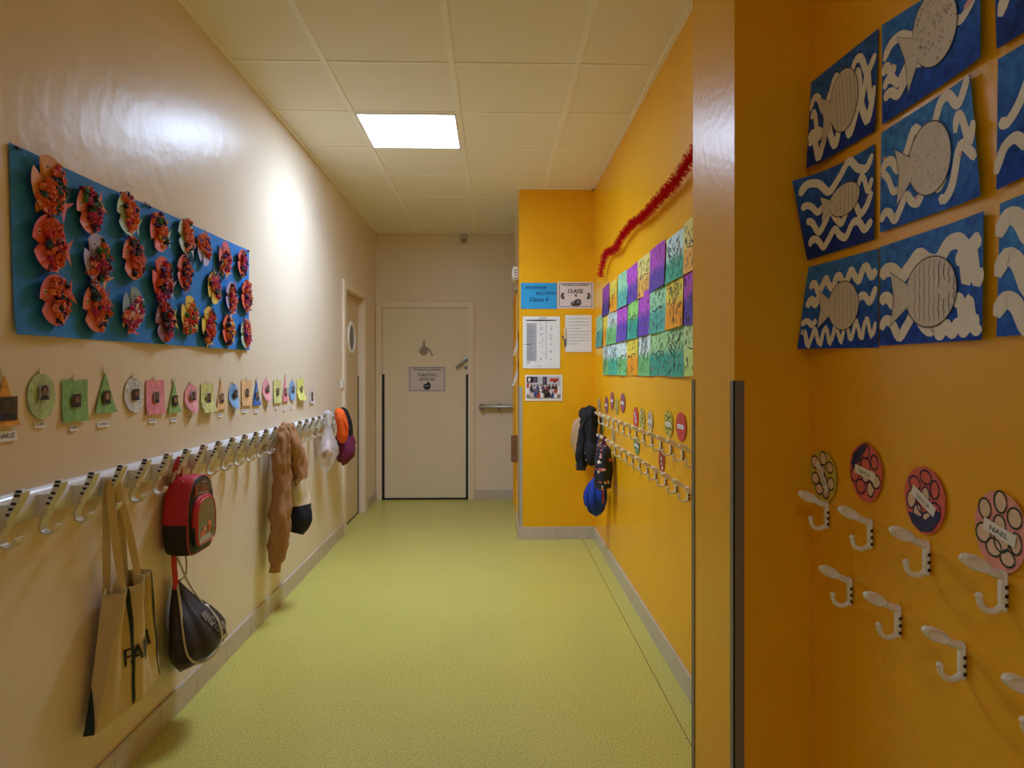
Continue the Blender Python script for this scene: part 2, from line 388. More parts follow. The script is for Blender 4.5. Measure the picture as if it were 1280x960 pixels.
# an unseen second panel behind the viewer, added as weak fill light
if LAMP_FILL > 0:
    l2 = bpy.data.objects.new('ceiling_light', None); C.objects.link(l2); l2.location = ((LX0 + LX1) / 2, LY0 + h - 5.4, ZC)
    tag(l2, 'added dim fill light panel in the ceiling, unseen behind the viewer', 'ceiling light')
    m = M()
    for a, b_, c, d in ((-w, -w + .014, -h, h), (w - .014, w, -h, h), (-w + .014, w - .014, -h, -h + .014), (-w + .014, w - .014, h - .014, h)): m.box(a, b_, c, d, -.008, .0)
    m.build('frame', mat('white_lamp_frame', (235, 232, 226), .4), l2)
    m = M(); m.box(-w + .014, w - .014, -h + .014, h - .014, -.006, -.002); m.build('diffuser', emit('fill_panel_diffuser', LAMPCOL, LAMP_FILL), l2)
# ------------------------------------------------------------------ end wall fittings
ax, az = pe(531, 436)
t = thing('pictogram', 'grey wheelchair user symbol on the cream end door', 'pictogram', FE, ax, az, -.005)
m = M(); GREY = mat('grey_symbol', (150, 138, 118), .6)
qk = [0]
def q(pts):
    qk[0] += .00025; plate(m, [(x * .145, y * .145) for x, y in pts], .0002, .0012 + qk[0])
q(ell(-.08, -.16, .32, .32, 28)); q(ell(-.05, .48, .1, .1, 16))
q([(-.17, .36), (.02, .36), (.05, .12), (.26, .12), (.26, .0), (.06, -.04), (-.17, -.05)])
q([(.1, -.02), (.36, -.02), (.36, -.1), (.1, -.12)]); q([(.3, -.02), (.40, -.04), (.54, -.42), (.60, -.42), (.60, -.5), (.47, -.5), (.28, -.1)])
m.build('symbol', GREY, t)
x0, z1 = pe(510, 457.5); x1, z0 = pe(557.5, 490)
t = thing('door_sign', 'framed paper sign reading TOILETTES ADULTES on the cream end door', 'sign', FE, (x0 + x1) / 2, (z0 + z1) / 2, -.005)
w, h = x1 - x0, z1 - z0
m = M(); P = sheet(m, [(-w / 2, h / 2), (w / 2, h / 2), (w / 2, -h / 2), (-w / 2, -h / 2)], lambda s, t: .0005, 2, 2)
e = .05
for a, b_ in (((e, e * 1.2), (1 - e, e * 1.2)), ((e, 1 - e * 1.2), (1 - e, 1 - e * 1.2)), ((e, e), (e, 1 - e)), ((1 - e, e), (1 - e, 1 - e))): ribbon(m, P, [a, b_], .008, 1)
m.build('paper', [mat('laminated_sheet', (212, 202, 196), .25), DARK], t)
m = M(); put_text(m, 'MATERNELLE Jean BERNARD', P, .5, .83, .016, fit=w * .72, bold=.0008); put_text(m, 'TOILETTES', P, .5, .60, .028, bold=.001); put_text(m, 'ADULTES', P, .5, .44, .028, bold=.001); m.build('lettering', DARK, t)
m = M()
patch(m, P, [(.40, .22), (.42, .30), (.48, .31), (.50, .37), (.53, .39), (.57, .35), (.60, .27), (.59, .16), (.54, .09), (.46, .09), (.41, .15)], 0, .0012)
patch(m, P, [(.42, .22), (.44, .25), (.56, .26), (.57, .23), (.5, .2)], 1, .0016)
m.build('drawing', [BLACK, mat('mid_grey_print', (130, 124, 120), .8)], t)
# handrail
u0, z = pe(598, 508.5, .07)
t = thing('handrail', 'grey tubular handrail on two brackets on the end wall', 'handrail', FE, u0, z, 0)
L = XN - u0 - .004
m = M(); m.lathe([(.004, 0), (.016, .004), (.022, .014), (.022, L)], 18, mat=Matrix.Translation((0, 0, .07)) @ Matrix.Rotation(PI / 2, 4, 'Y')); m.build('rail', mat('grey_aluminium', (170, 164, 150), .3, .6), t, smooth=True)
for bu in (.035, .215):
    m = M(); m.box(bu - .013, bu + .013, -.045, .0, .0, .022, bev=.003); m.box(bu - .013, bu + .013, -.045, -.022, .0, .085, bev=.003); m.box(bu - .015, bu + .015, -.028, .03, .045, .0465); m.box(bu - .014, bu + .014, .0225, .032, .05, .09, bev=.003)
    m.build('bracket', STEEL, t)
x, z = pe(580, 298.5)
t = thing('wall_detector', 'small cream motion detector high on the end wall under the ceiling', 'detector', FE, x, z, 0)
m = M(); m.box(-.034, .034, -.055, .055, 0, .03, bev=.006); m.build('body', mat('cream_plastic', (196, 184, 160), .4), t)
m = M(); m.box(-.026, .026, -.04, .0, .03, .042, bev=.005); m.build('lens', mat('grey_lens', (150, 142, 128), .25), t)
# switch by the left door
y, z = pl(427, 480)
t = thing('light_switch', 'white rocker light switch beside the left door frame', 'light switch', FL, y, z, 0)
m = M(); m.box(-.04, .04, -.04, .04, 0, .010, bev=.004); m.build('plate', WPLAST, t)
m = M(); m.box(-.022, .022, -.028, .028, .010, .015, bev=.003); m.build('rocker', WPLAST, t)
# emergency block on passage wall
t = thing('exit_light_block', 'small white emergency light block high on the passage wall beside the nook', 'emergency light', FS, -5.62, 2.155, 0)
m = M(); m.box(-.11, .11, -.055, .055, 0, .045, bev=.008); m.build('body', WPLAST, t)
m = M(); m.box(-.095, .095, -.03, .045, .045, .05, bev=.004)
for k in range(4): m.box(.1105, .112, -.045 + .022 * k, -.035 + .022 * k, .008, .036, 1)
m.build('cover', [mat('frosted_cover', (236, 234, 228), .3), GREY], t)
# papers on the passage wall edge
for lab, y0_, y1_, zc, hh, dn in (('upper curling white paper taped on the yellow corner of the passage', 5.36, 5.55, 1.575, .105, .03), ('lower curling white paper taped on the yellow corner of the passage', 5.36, 5.56, 1.33, .105, .035)):
    m = M(); w = (y1_ - y0_) / 2
    P = sheet(m, [(-w, hh), (w, hh), (w, -hh), (-w, -hh)], lambda s, t: .002 + dn * (1 - t) ** 2 + .006 * (1 + math.sin(5 * t + 3 * s)), 6, 12)
    for i in range(9): ribbon(m, P, [(.12, .12 + .085 * i), (.5, .12 + .085 * i), (.85, .12 + .085 * i)], .004, 1)
    tag(m.build('notice_paper', [WHITE, DARK], fr=FS @ Matrix.Translation((-(y0_ + y1_) / 2, zc, 0))), lab, 'notice', 'papers on the passage corner')
# brown wooden board
t = thing('wooden_panel', 'brown wooden board end sticking out low beside the yellow passage door', 'wooden board', FS, -5.75, .56, 0)
m = M(); m.box(-.012, .012, 0, .23, .0, .055, bev=.003); m.build('board', mat('brown_wood', (120, 78, 48), .5, var=.2, vscale=25), t)
m = M(); m.box(-.03, .03, .06, .17, .0, .006, bev=.002); m.build('bracket', STEEL, t)
# ================================================================== blue banner with fish (left wall)
rnd = random.Random(4)
BLUEP = mat('blue_paper', (50, 128, 204), .7, var=.04, vscale=6, spec=.2)
b0, bz1 = pl(9, 178); _, bz0 = pl(20, 418); b1, bz1r = pl(309.5, 313); _, bz0r = pl(311, 438)
seam1 = pl(178.5, 330)[0]; seam2 = pl(237, 380)[0]
ban = thing('hanging_banner', 'wide blue paper banner of joined sheets covered in paper fish, left wall', 'banner', FL, b0, 0, 0)
bands = [(b0, seam1 + .004, 0.0, .0), (seam1 - .002, seam2 + .004, .0012, .3), (seam2 - .002, b1, .0024, .6)]
zt = lambda y: bz1 + (bz1r - bz1) * (y - b0) / (b1 - b0)
zb = lambda y: bz0 + (bz0r - bz0) * (y - b0) / (b1 - b0)
def ban_n(y, z):
    """distance of the banner surface from the wall"""
    k = 2 if y > seam2 else (1 if y > seam1 else 0)
    t = (z - 1.44) / .49
    bot = max(0, .25 - t) * 4
    return .003 + .0012 * k + .0015 * math.sin(7 * y + 2) * 1 + bot ** 2 * (.006 + .006 * math.sin(11 * y)) 
for (ya, yb, dn, ph) in bands:
    m = M(); x0, x1 = ya - b0, yb - b0
    left_in = .018 if ya == b0 else 0
    sheet(m, [(x0, zt(ya)), (x1, zt(yb)), (x1, zb(yb)), (x0 + left_in, zb(ya))], lambda s, t, ya=ya, yb=yb: ban_n(ya + (yb - ya) * s, 1.44 + .49 * t), 16, 14)
    m.build('paper_sheet', BLUEP, ban, smooth=True)
for py_, pz_ in ((b0 + .02, zt(b0) - .008), (seam1, zt(seam1) - .004), (seam2 - .05, zt(seam2) - .006), (b1 - .012, zt(b1) - .006), (seam1 + .03, zt(seam1) - .004)):
    m = M()
    for k in range(7):
        a = rnd.uniform(0, 2 * PI); r_ = rnd.uniform(.008, .02)
        m.tube([(py_ - b0, pz_, .006), (py_ - b0 + r_ * math.cos(a) * .6, pz_ + r_ * math.sin(a) * .3, .011), (py_ - b0 + r_ * math.cos(a) * 1.3, pz_ + r_ * math.sin(a) * .5, .008)], .0011, 5)
    m.build('thread_tuft', DARK, ban)
PAL = {'o': (218, 96, 38), 'O': (232, 124, 44), 'r': (206, 44, 40), 'm': (196, 40, 110), 'w': (120, 24, 62), 'p': (84, 44, 120), 'k': (34, 28, 46), 'g': (64, 116, 54), 't': (52, 78, 84), 'y': (228, 176, 60), 's': (236, 140, 110), 'h': (236, 210, 220)}
PM = {k: mat('tissue_' + k, c, .75, var=.12, vscale=90) for k, c in PAL.items()}
FACE = {'gold': (224, 150, 62), 'salmon': (230, 128, 104), 'mint': (178, 200, 178), 'red': (224, 92, 66), 'coral': (232, 104, 78), 'lilac': (176, 166, 206), 'pink': (220, 110, 110), 'grey': (140, 160, 172), 'yellow': (232, 200, 80), 'purple': (104, 92, 128), 'plum': (146, 96, 120)}
def face_mat(n): return mat('paper_' + n, FACE[n], .6, var=.04, vscale=30)
EYEW = mat('eye_white', (240, 240, 236), .25); 
# px, py, size factor, mouth angle (deg, 180 = left), face, palette, tail colour, tail angle
ORD = ['first', 'second', 'third', 'fourth', 'fifth', 'sixth', 'seventh', 'eighth', 'ninth', 'tenth', 'eleventh', 'twelfth', 'thirteenth', 'fourteenth', 'fifteenth', 'sixteenth', 'seventeenth', 'eighteenth', 'nineteenth']
FISH = [
 (51.5, 231, 1.12, 140, 'gold', 'ootoottoOm', 'red', -35), (103.5, 263, .98, 205, 'salmon', 'mgwkmgkmwr', 'salmon', 28), (152, 267, .98, 200, 'mint', 'okoosooOmo', 'mint', -20), (191, 290, 1.0, 225, 'coral', 'kwoygpOmok', 'mint', 0), (225, 295, 1.02, 190, 'mint', 'oookooskoO', 'lilac', -30), (248, 312, .95, 250, 'lilac', 'otorpsrooo', 'coral', 60), (275, 322, 1.02, 130, 'pink', 'rogmpmoyog', 'gold', -60), (297, 329, .92, 170, 'coral', 'pmpgopmkmm', 'grey', 0),
 (52, 304, 1.08, 190, 'red', 'mwortoomwt', 'pink', 0), (113.5, 323, 1.05, 150, 'lilac', 'kgmokkoswg', 'gold', -50), (159, 323, 1.0, 200, 'salmon', 'ootookowoo', 'plum', 20), (195, 348, 1.12, 150, 'red', 'omkoworpwm', 'lilac', -20), (223, 340, .95, 180, 'pink', 'kpwomokrow', 'purple', -70), (261, 360, .98, 235, 'yellow', 'kogmpmOmso', 'purple', 70), (283, 371, .98, 175, 'lilac', 'kpmoskomOr', 'salmon', -70), (302, 370, 1.02, 170, 'red', 'rmospOmoto', 'purple', -60),
 (59, 375, 1.0, 195, 'pink', 'kOokwooskr', 'red', 20), (112, 385, 1.03, 200, 'salmon', 'oomtkOoomk', 'plum', 25), (159, 385, 1.0, 120, 'grey', 'smwmhgmssw', 'red', -90), (198, 402, 1.08, 200, 'plum', 'kwkrwkoomk', 'yellow', 10), (229, 393, 1.05, 135, 'yellow', 'rogosrooO', 'yellow', -20), (254, 405, 1.05, 150, 'yellow', 'koowkrromO', 'gold', -80), (279, 412, .98, 175, 'coral', 'kyhkypoyOk', 'gold', -20), (301, 417, 1.0, 190, 'mint', 'ommopoowoo', 'yellow', 30)]
rows = [0] * 3
for i, (px, py, sf, ma, fc, pal, tc_, ta) in enumerate(FISH):
    row = 0 if i < 8 else (1 if i < 16 else 2); rows[row] += 1
    y, z = pl(px, py); n = ban_n(y, z) + .008
    pos = ORD[rows[row] - 1]; rn_ = ('top', 'middle', 'bottom')[row]
    t = thing('paper_fish', f'{fc}-faced paper fish, {pos} from left in the {rn_} row of the blue banner', 'paper fish', FL, y, z, n, 'tissue paper fish on the blue banner')
    rad = .064 * sf; r2 = random.Random(i * 7 + 1)
    m = M(); a0 = R(ma); outline = []
    K = 34
    for k in range(K):
        a = a0 + R(13) + (2 * PI - R(26)) * k / (K - 1)
        outline.append((rad * 1.02 * math.cos(a), rad * 1.12 * math.sin(a)))
    outline.append((rad * .45 * math.cos(a0), rad * .45 * math.sin(a0)))
    # fan from a centre away from the mouth so that the notch stays open
    cup = lambda x, y: .010 * (x * x + y * y) / rad / rad - .004
    m2 = M(); kk = len(outline); cx, cy = -rad * .2 * math.cos(a0), -rad * .2 * math.sin(a0)
    bb = len(m2.v); m2.v += [(x, y, .004 + cup(x, y)) for x, y in outline] + [(x, y, .0046 + cup(x, y)) for x, y in outline] + [(cx, cy, .0046), (cx, cy, .004)]
    for j in range(kk):
        j2 = (j + 1) % kk
        m2.f += [(j, j2, kk + j2, kk + j), (kk + j, kk + j2, 2 * kk), (j2, j, 2 * kk + 1)]; m2.m += [0, 0, 0]
    m2.build('body', face_mat(fc), t)
    # forked tail and small fins
    m = M(); a = R(ta) if abs(ta) > 0 else R(-6); c_, s_ = math.cos(a), math.sin(a)
    tp = [(.80, .16), (1.18, .30), (1.42, .62), (1.30, .05), (1.42, -.55), (1.15, -.26), (.80, -.16)]
    b = len(m.v); pts2 = [((x * c_ - y * s_) * rad, (x * s_ + y * c_) * rad) for x, y in tp]
    for dz in (.006, .0066): m.v += [(x, y, dz + .004 * (k in (2, 4))) for k, (x, y) in enumerate(pts2)]
    for q in ((0, 1, 3, 5), (0, 5, 6), (1, 2, 3), (3, 4, 5)):
        m.f += [tuple(x for x in q), tuple(x + 7 for x in q[::-1])]; m.m += [0, 0]
    for j in range(7): j2 = (j + 1) % 7; m.f.append((j, j2, j2 + 7, j + 7)); m.m.append(0)
    m.build('tail', face_mat(tc_), t)
    m = M(); fa = R(ma + 110 if py > 300 else ma + 100)
    plate(m, ell(rad * 1.05 * math.cos(fa), rad * 1.1 * math.sin(fa), rad * .22, rad * .11, 12, rot=fa + .6), .002, .0028)
    m.build('fin', face_mat(('gold', 'lilac', 'yellow', 'mint')[i % 4]), t); m = M()
    plate(m, ell(rad * 1.05 * math.cos(fa + .5), rad * 1.1 * math.sin(fa + .5), rad * .2, rad * .1, 12, rot=fa + .3), .002, .0028)
    m.build('fin', face_mat(('gold', 'lilac', 'yellow', 'mint')[i % 4]), t)
    ea = a0 - R(42) * (1 if math.cos(a0) < 0 else -1); ex, ey = rad * .68 * math.cos(ea), rad * .68 * math.sin(ea)
    m = M(); m.lathe([(.0075, .0), (.0075, .003), (.005, .0045)], 14, 0, Matrix.Translation((ex, ey, .006))); m.lathe([(.0038, .003), (.0036, .0052)], 10, 1, Matrix.Translation((ex - .001, ey - .001, .0066)))
    m.build('eye', [EYEW, BLACK], t, smooth=True)
    # crumpled tissue over the back two thirds
    m = M(); keys = sorted(set(pal)); placed = 0; tries = 0; pts_ = []
    while placed < 46 and tries < 500:
        tries += 1
        x, y_ = r2.uniform(-1, 1), r2.uniform(-1, 1); d = math.hypot(x, y_)
        along = x * math.cos(a0) + y_ * math.sin(a0)
        if d > .98 or along > (.16 if tries < 250 else .24): continue
        if any((x - a_) ** 2 + (y_ - b_) ** 2 < .034 for a_, b_ in pts_): continue
        pts_.append((x, y_)); placed += 1
        col = pal[int((noise.noise(Vector((x * 1.3 + i * 3, y_ * 1.3, 0))) * .9 + .5) * len(pal) * .999) % len(pal)] if r2.random() < .4 else r2.choice(pal)
        rr_ = rad * r2.uniform(.13, .20); lvl = .007 + .008 * (1 - d) + r2.uniform(0, .004)
        m.blob((x * rad, y_ * rad * 1.08, lvl), rr_, 7, 4, keys.index(col), .38, (1, 1, .7), seed=i * 100 + placed)
        for q in range(2):     # ragged petals
            a_ = r2.uniform(0, 2 * PI); w_ = rr_ * r2.uniform(.7, 1.15)
            c0 = Vector((x * rad, y_ * rad * 1.08, lvl + rr_ * .35)); u_ = Vector((math.cos(a_), math.sin(a_), r2.uniform(.1, .7))).normalized(); v_ = u_.cross(Vector((0, 0, 1))).normalized()
            m.add([c0 - v_ * w_ * .5, c0 + v_ * w_ * .5, c0 + u_ * w_ + v_ * w_ * .35, c0 + u_ * w_ * 1.15, c0 + u_ * w_ - v_ * w_ * .4], [(0, 1, 2, 3, 4)], keys.index(col))
    m.build('tissue_scales', [PM[k] for k in keys], t)
# ================================================================== photo cards along the left wall
CARD = {'orange': (226, 160, 66), 'green': (136, 176, 110), 'pale green': (176, 194, 136), 'lime': (206, 206, 132), 'pink': (232, 142, 156), 'rose': (232, 158, 164), 'blue': (136, 176, 220), 'white': (214, 212, 208), 'deep blue': (56, 104, 182), 'peach': (228, 184, 132), 'yellow': (222, 218, 120)}
def card_mat(n): return mat('crayon_' + n.replace(' ', '_'), CARD[n], .75, var=.22, vscale=60, spec=.2)
PHOTO = [mat('photo_brown', (64, 42, 30), .4), mat('photo_grey', (150, 140, 134), .4), mat('hair_dark', (24, 18, 16), .6), mat('face_brown', (128, 82, 60), .5), mat('face_tan', (178, 126, 98), .5), mat('shirt_dark', (38, 34, 40), .7)]
TAPE = mat('clear_tape', (226, 214, 190), .25)
def portrait(t, x, y, w, h, n, bg, face, no_bg=False):
    """small head-and-shoulders photo"""
    m = M(); P = P_flat(x - w / 2, y - h / 2, w, h, n)
    if not no_bg: m.box(x - w / 2, x + w / 2, y - h / 2, y + h / 2, n - .0012, n, bg)
    patch(m, P, [(.08, .0), (.92, .0), (.86, .22), (.62, .36), (.38, .36), (.14, .22)], 5, .0006)
    patch(m, P, ell(.5, .64, .33, .34, 16), 2, .0009); patch(m, P, ell(.5, .58, .25, .28, 16), face, .0013)
    patch(m, P, ell(.4, .62, .04, .02, 8), 2, .0017); patch(m, P, ell(.6, .62, .04, .02, 8), 2, .0017); patch(m, P, ell(.5, .44, .08, .02, 8), 2, .0017)
    m.build('photo', PHOTO, t)
SC = [('triangle', 4, 468, 533, 18, 'orange', .0), ('oval', 50, 466, 524.5, 17.5, 'pale green', 0), ('rectangle', 92, 474.5, 527, 16, 'green', 0), ('triangle', 130, 465, 516, 14, 'green', 0), ('oval', 166, 471, 515.5, 12, 'white', 0), ('rectangle', 192.7, 475, 518, 11.5, 'pink', 0), ('triangle', 216.3, 476, 516, 8, 'green', 0), ('oval', 237.7, 479.5, 516, 8.2, 'rose', 1), ('rectangle', 258, 479, 515, 8, 'lime', 1), ('triangle', 275.4, 475, 511.5, 6.2, 'peach', 0), ('oval', 291, 479, 511.5, 6, 'blue', 1), ('rectangle', 307.2, 474.5, 507, 6.2, 'peach', 0), ('triangle', 319.8, 475, 506.5, 5, 'deep blue', 0), ('oval', 332, 474, 502.5, 4.8, 'rose', 1), ('rectangle', 345.7, 475, 504, 4.7, 'lime', 0), ('triangle', 355.7, 471, 501.5, 3.6, 'pink', 0), ('oval', 364.7, 475.5, 501.5, 3.8, 'blue', 0), ('rectangle', 374.8, 473.5, 500, 4.3, 'yellow', 1), ('rectangle', 389, 487, 504, 2.6, 'white', 0)]
for i, (sh, px, ty, by, hw, col, curl) in enumerate(SC):
    y0 = pl(px - hw, 490)[0]; y1 = pl(px + hw, 490)[0]; yc = (y0 + y1) / 2
    zt_ = hitX(px, ty, XL)[1]; zb_ = hitX(px, by, XL)[1]
    w, h = y1 - y0, zt_ - zb_
    nm = {'white': 'white' if i == 18 else 'blue-dashed white'}.get(col, col)
    lab = f'{nm} {sh} photo card, {ORD[i]} from left in the row above the coat rack'
    if i == 0: lab = 'orange triangle photo card cut by the left edge of the frame, first in the row'
    t = thing('photo_card', lab, 'photo card', FL, yc, (zt_ + zb_) / 2, .0, 'shaped photo cards above the coat rack')
    m = M(); r3 = random.Random(i + 50)
    bul = (lambda x, y, h=h: .003 + (.020 if curl else .005) * max(0, .5 - (y / h + .5)) ** 2 * 4)
    if sh == 'oval': out = ell(0, 0, w / 2, h / 2, 28)
    elif sh == 'rectangle':
        out = []
        for a, b_ in (((-.5, .5), (.5, .5)), ((.5, .5), (.5, -.5)), ((.5, -.5), (-.5, -.5)), ((-.5, -.5), (-.5, .5))):
            out += [((a[0] + (b_[0] - a[0]) * k / 5) * w, (a[1] + (b_[1] - a[1]) * k / 5) * h) for k in range(5)]
    else:
        out = []; tr = [(0, .5), (.5, -.5), (-.5, -.5)]
        for a, b_ in zip(tr, tr[1:] + tr[:1]): out += [((a[0] + (b_[0] - a[0]) * k / 5) * w, (a[1] + (b_[1] - a[1]) * k / 5) * h) for k in range(5)]
    plate(m, out, 0, .0008, 0, bulge=bul)
    mats_ = [card_mat(col), mat('blue_marks', (70, 100, 160), .8), mat('white_marks', (228, 224, 214), .8)]
    def inside(x, y):
        if sh == 'oval': return (x / w * 2) ** 2 + (y / h * 2) ** 2 < .8
        if sh == 'rectangle': return abs(x) < w * .46 and abs(y) < h * .46
        return abs(x) < w * .5 * (.5 - y / h) - .006 and y > -h * .45
    # crayon marks
    if col in ('white', 'deep blue', 'pink', 'blue'):
        gx_ = 7 if i == 4 else 6
        for a in range(12):
            for b_ in range(12):
                x, y = (a / 11 - .5) * w, (b_ / 11 - .5) * h
                if i < 18 and inside(x, y) and r3.random() < .75:
                    if col == 'pink': q = (w * .035, h * .004)
                    else: q = (w * .012, h * .022)
                    z_ = bul(x, y) + .0016
                    m.add([(x - q[0], y - q[1], z_), (x + q[0], y - q[1], z_), (x + q[0], y + q[1], z_), (x - q[0], y + q[1], z_)], [(0, 1, 2, 3)], 1 if col in ('white', 'blue') else 2)
    m.build('card', mats_, t)
    pw, ph_ = (.085, .12) if i == 0 else (max(.03, w * .26), h * .30)
    if i == 0: portrait(t, -.002, -h * .16, .078, h * .46, .009, 0, 0)
    elif i == 18: portrait(t, 0, 0, w * .5, h * .7, .007, 1, 3)
    else:
        oy = {'oval': h * .08, 'rectangle': 0, 'triangle': -h * .12}[sh]
        if i == 4: oy = 0
        portrait(t, (.004 if sh == 'oval' else 0), oy, .040 if sh != 'oval' else .042, h * .32, .009 if not curl else .0125, (0, 1, 0, 0, 0, 1, 0, 1, 1, 1, 0, 1, 1, 1, 1, 1, 1, 1)[i], 3 if i % 3 else 4)
    m = M(); m.box(-.012, .012, h * .5 - .004, h * .5 + .014, .0052, .0058); m.build('tape', TAPE, t)
TAGS = [(0, 5, 545.5, 'CHARLIE'), (1, 49, 530.5, 'CLAIR'), (2, 91.5, 534.6, 'INES'), (3, 128, 530.3, 'CLEMENCE'), (5, 190, 525.5, 'AYLINE'), (6, 216, 524.5, 'LISON'), (7, 236, 521, 'ROSE'), (8, 257.5, 521, 'NOAH'), (9, 274, 518.7, 'SAMI'), (10, 292, 514.5, 'ELIO'), (11, 305, 513.5, 'ALEXANDRE'), (12, 319.8, 513.8, 'LEANDRO'), (13, 332.3, 509.7, 'JADE'), (14, 345, 509, 'MILO'), (15, 355, 511.5, 'LINA'), (16, 364.4, 509.3, 'TOM'), (17, 373.5, 506.8, 'YANI'), (18, 389, 508.5, 'LOU')]
for ci, px, py, nm in TAGS:
    y, z = pl(px, py); hh = .0085 if ci else .013; ww = .009 + .0028 * len(nm)
    if ci == 0: ww = .042
    m = M(); P = sheet(m, [(-ww, hh), (ww, hh), (ww, -hh), (-ww, -hh)], lambda s, t: .001 + .003 * (1 - t) ** 2, 2, 3)
    put_text(m, nm, P, .5, .3, hh * .95, 1, .0008, fit=ww * 1.6)
    nmc = SC[ci][5] if SC[ci][5] != 'white' else ('white' if ci == 18 else 'blue-dashed')
    tag(m.build('name_tag', [WHITE, DARK], fr=FL @ Matrix.Translation((y, z, 0))), f'small white name strip below the {ORD[ci]} photo card ({nmc} {SC[ci][0]})', 'name tag', 'name strips under the photo cards')
# ================================================================== paintings on the right wall
WASH = {'purple': ((182, 84, 190), (104, 76, 168)), 'violet': ((150, 74, 160), (84, 58, 132)), 'orange': ((236, 212, 80), (240, 160, 40)), 'peach': ((236, 220, 130), (240, 180, 90)), 'mint': ((160, 214, 168), (96, 176, 158)), 'leaf': ((150, 212, 110), (64, 160, 136)), 'white': ((216, 230, 222), (122, 190, 120)), 'whiteteal': ((206, 232, 226), (84, 178, 146)), 'teal': ((168, 212, 148), (76, 164, 140)), 'greens': ((160, 210, 130), (56, 140, 110)), 'lemon': ((190, 216, 150), (200, 222, 130))}
WNAME = {'purple': 'magenta over purple', 'violet': 'dark violet', 'orange': 'yellow over orange', 'peach': 'pale yellow over peach', 'mint': 'mint over blue green', 'leaf': 'leaf green over teal', 'white': 'white over green', 'whiteteal': 'white over sea green', 'teal': 'pale green over teal', 'greens': 'light green over dark green', 'lemon': 'teal over lemon'}
WM = {k: mat_two('wash_' + k, a, b_, 0.0) for k, (a, b_) in WASH.items()}
INK = mat('black_ink', (30, 28, 30), .6); INKG = mat('ochre_ink', (150, 130, 40), .7)
ROWS = [
 ((1.945, 1.735), [(754.2, 763.5, 'violet', 0), (763.2, 773.3, 'orange', 1), (773.9, 786.6, 'mint', 0), (785.6, 799.6, 'purple', 0), (799.6, 814.3, 'peach', 1), (814.2, 834.6, 'purple', 0), (834.4, 858.6, 'whiteteal', 2), (858.4, 892, 'peach', 1)]),
 ((1.760, 1.525), [(746.3, 754.8, 'mint', 1), (754.8, 761.6, 'orange', 0), (760.2, 774, 'white', 2), (772.8, 785.8, 'purple', 0), (785.4, 799.6, 'leaf', 1), (799.4, 815.4, 'purple', 0), (815, 834.2, 'mint', 1), (834.4, 857.6, 'orange', 2), (857.0, 888, 'purple', 1)]),
 ((1.548, 1.315), [(754.6, 763, 'white', 2), (762.6, 774, 'whiteteal', 2), (773.6, 785, 'white', 1), (784.4, 799.4, 'orange', 1), (799.2, 814.6, 'white', 2), (814.2, 834, 'teal', 1), (833.4, 858.2, 'teal', 2), (857.9, 888, 'lemon', 1)])]
for ri, ((zt_, zb_), row) in enumerate(ROWS):
    for k, (xa, xb, wn, style) in enumerate(row):
        ua, ub = pr(xa, 400)[0], pr(xb, 400)[0]
        zl = zt_ - .006 * math.sin(k * 2.3 + ri); zl2 = zl + .006 * math.cos(k * 1.7)
        uc, zc = (ua + ub) / 2, (zt_ + zb_) / 2; w = ub - ua; h = zt_ - zb_
        side = ('top', 'middle', 'bottom')[ri]
        r3 = random.Random(ri * 20 + k)
        last = k == len(row) - 1
        lab = f'{WNAME[wn]} painting, {ORD[k]} from the corner in the {side} row' if not last else f'{WNAME[wn]} painting half hidden by the pillar, {side} row'
        base_n = .002 + .0016 * (k % 2) + .0016 * (2 - ri)
        bow = r3.uniform(.0, .010); c0 = r3.uniform(0, 6)
        m = M(); P = sheet(m, [(-w / 2, zl - zc), (w / 2, zl2 - zc), (w / 2, zb_ - zc + .004 * math.sin(k * 3)), (-w / 2, zb_ - zc)], lambda s, t: base_n + bow * (1 - t) ** 2 + .003 * (1 + math.sin(c0 + 4 * s)) , 8, 8)
        for _ in range(46 if style else 30):      # dashes of black ink
            s_, t_ = r3.uniform(.06, .94), r3.uniform(.06, .94); l = r3.uniform(.010, .026); sl = r3.uniform(-.3, .3)
            ribbon(m, P, [(s_ - sl * l / P.W, t_ - l / P.H / 2), (s_, t_), (s_ + sl * l / P.W, t_ + l / P.H / 2)], r3.uniform(.006, .012), 1 if r3.random() < .8 else 2)
        if style == 2:     # a small tree of ink lines
            ribbon(m, P, [(.5, .05), (.5, .3), (.52, .55)], .010, 1)
            for q in range(6): ribbon(m, P, [(.5, .35 + .05 * q), (.5 + r3.uniform(.12, .3) * (1 if q % 2 else -1), .5 + .06 * q), (.5 + r3.uniform(.2, .36) * (1 if q % 2 else -1), .6 + .05 * q)], .005, 1)
            for q in range(12): 
                s_, t_ = r3.uniform(.2, .8), r3.uniform(.55, .92); ribbon(m, P, [(s_ + .05 * math.cos(a), t_ + .05 * math.sin(a)) for a in (0, 1.2, 2.4, 3.6, 4.8)], .004, 1)
        if style == 1:
            ribbon(m, P, [(.15, .5), (.35, .46), (.6, .54), (.85, .5)], .005, 1); ribbon(m, P, [(.5, .1), (.46, .3), (.54, .46)], .004, 1)
        tag(m.build('painting', [WM[wn], INK, INKG], fr=FR @ Matrix.Translation((uc, zc, 0)), smooth=True), lab, 'painting', 'children paintings on the yellow wall')
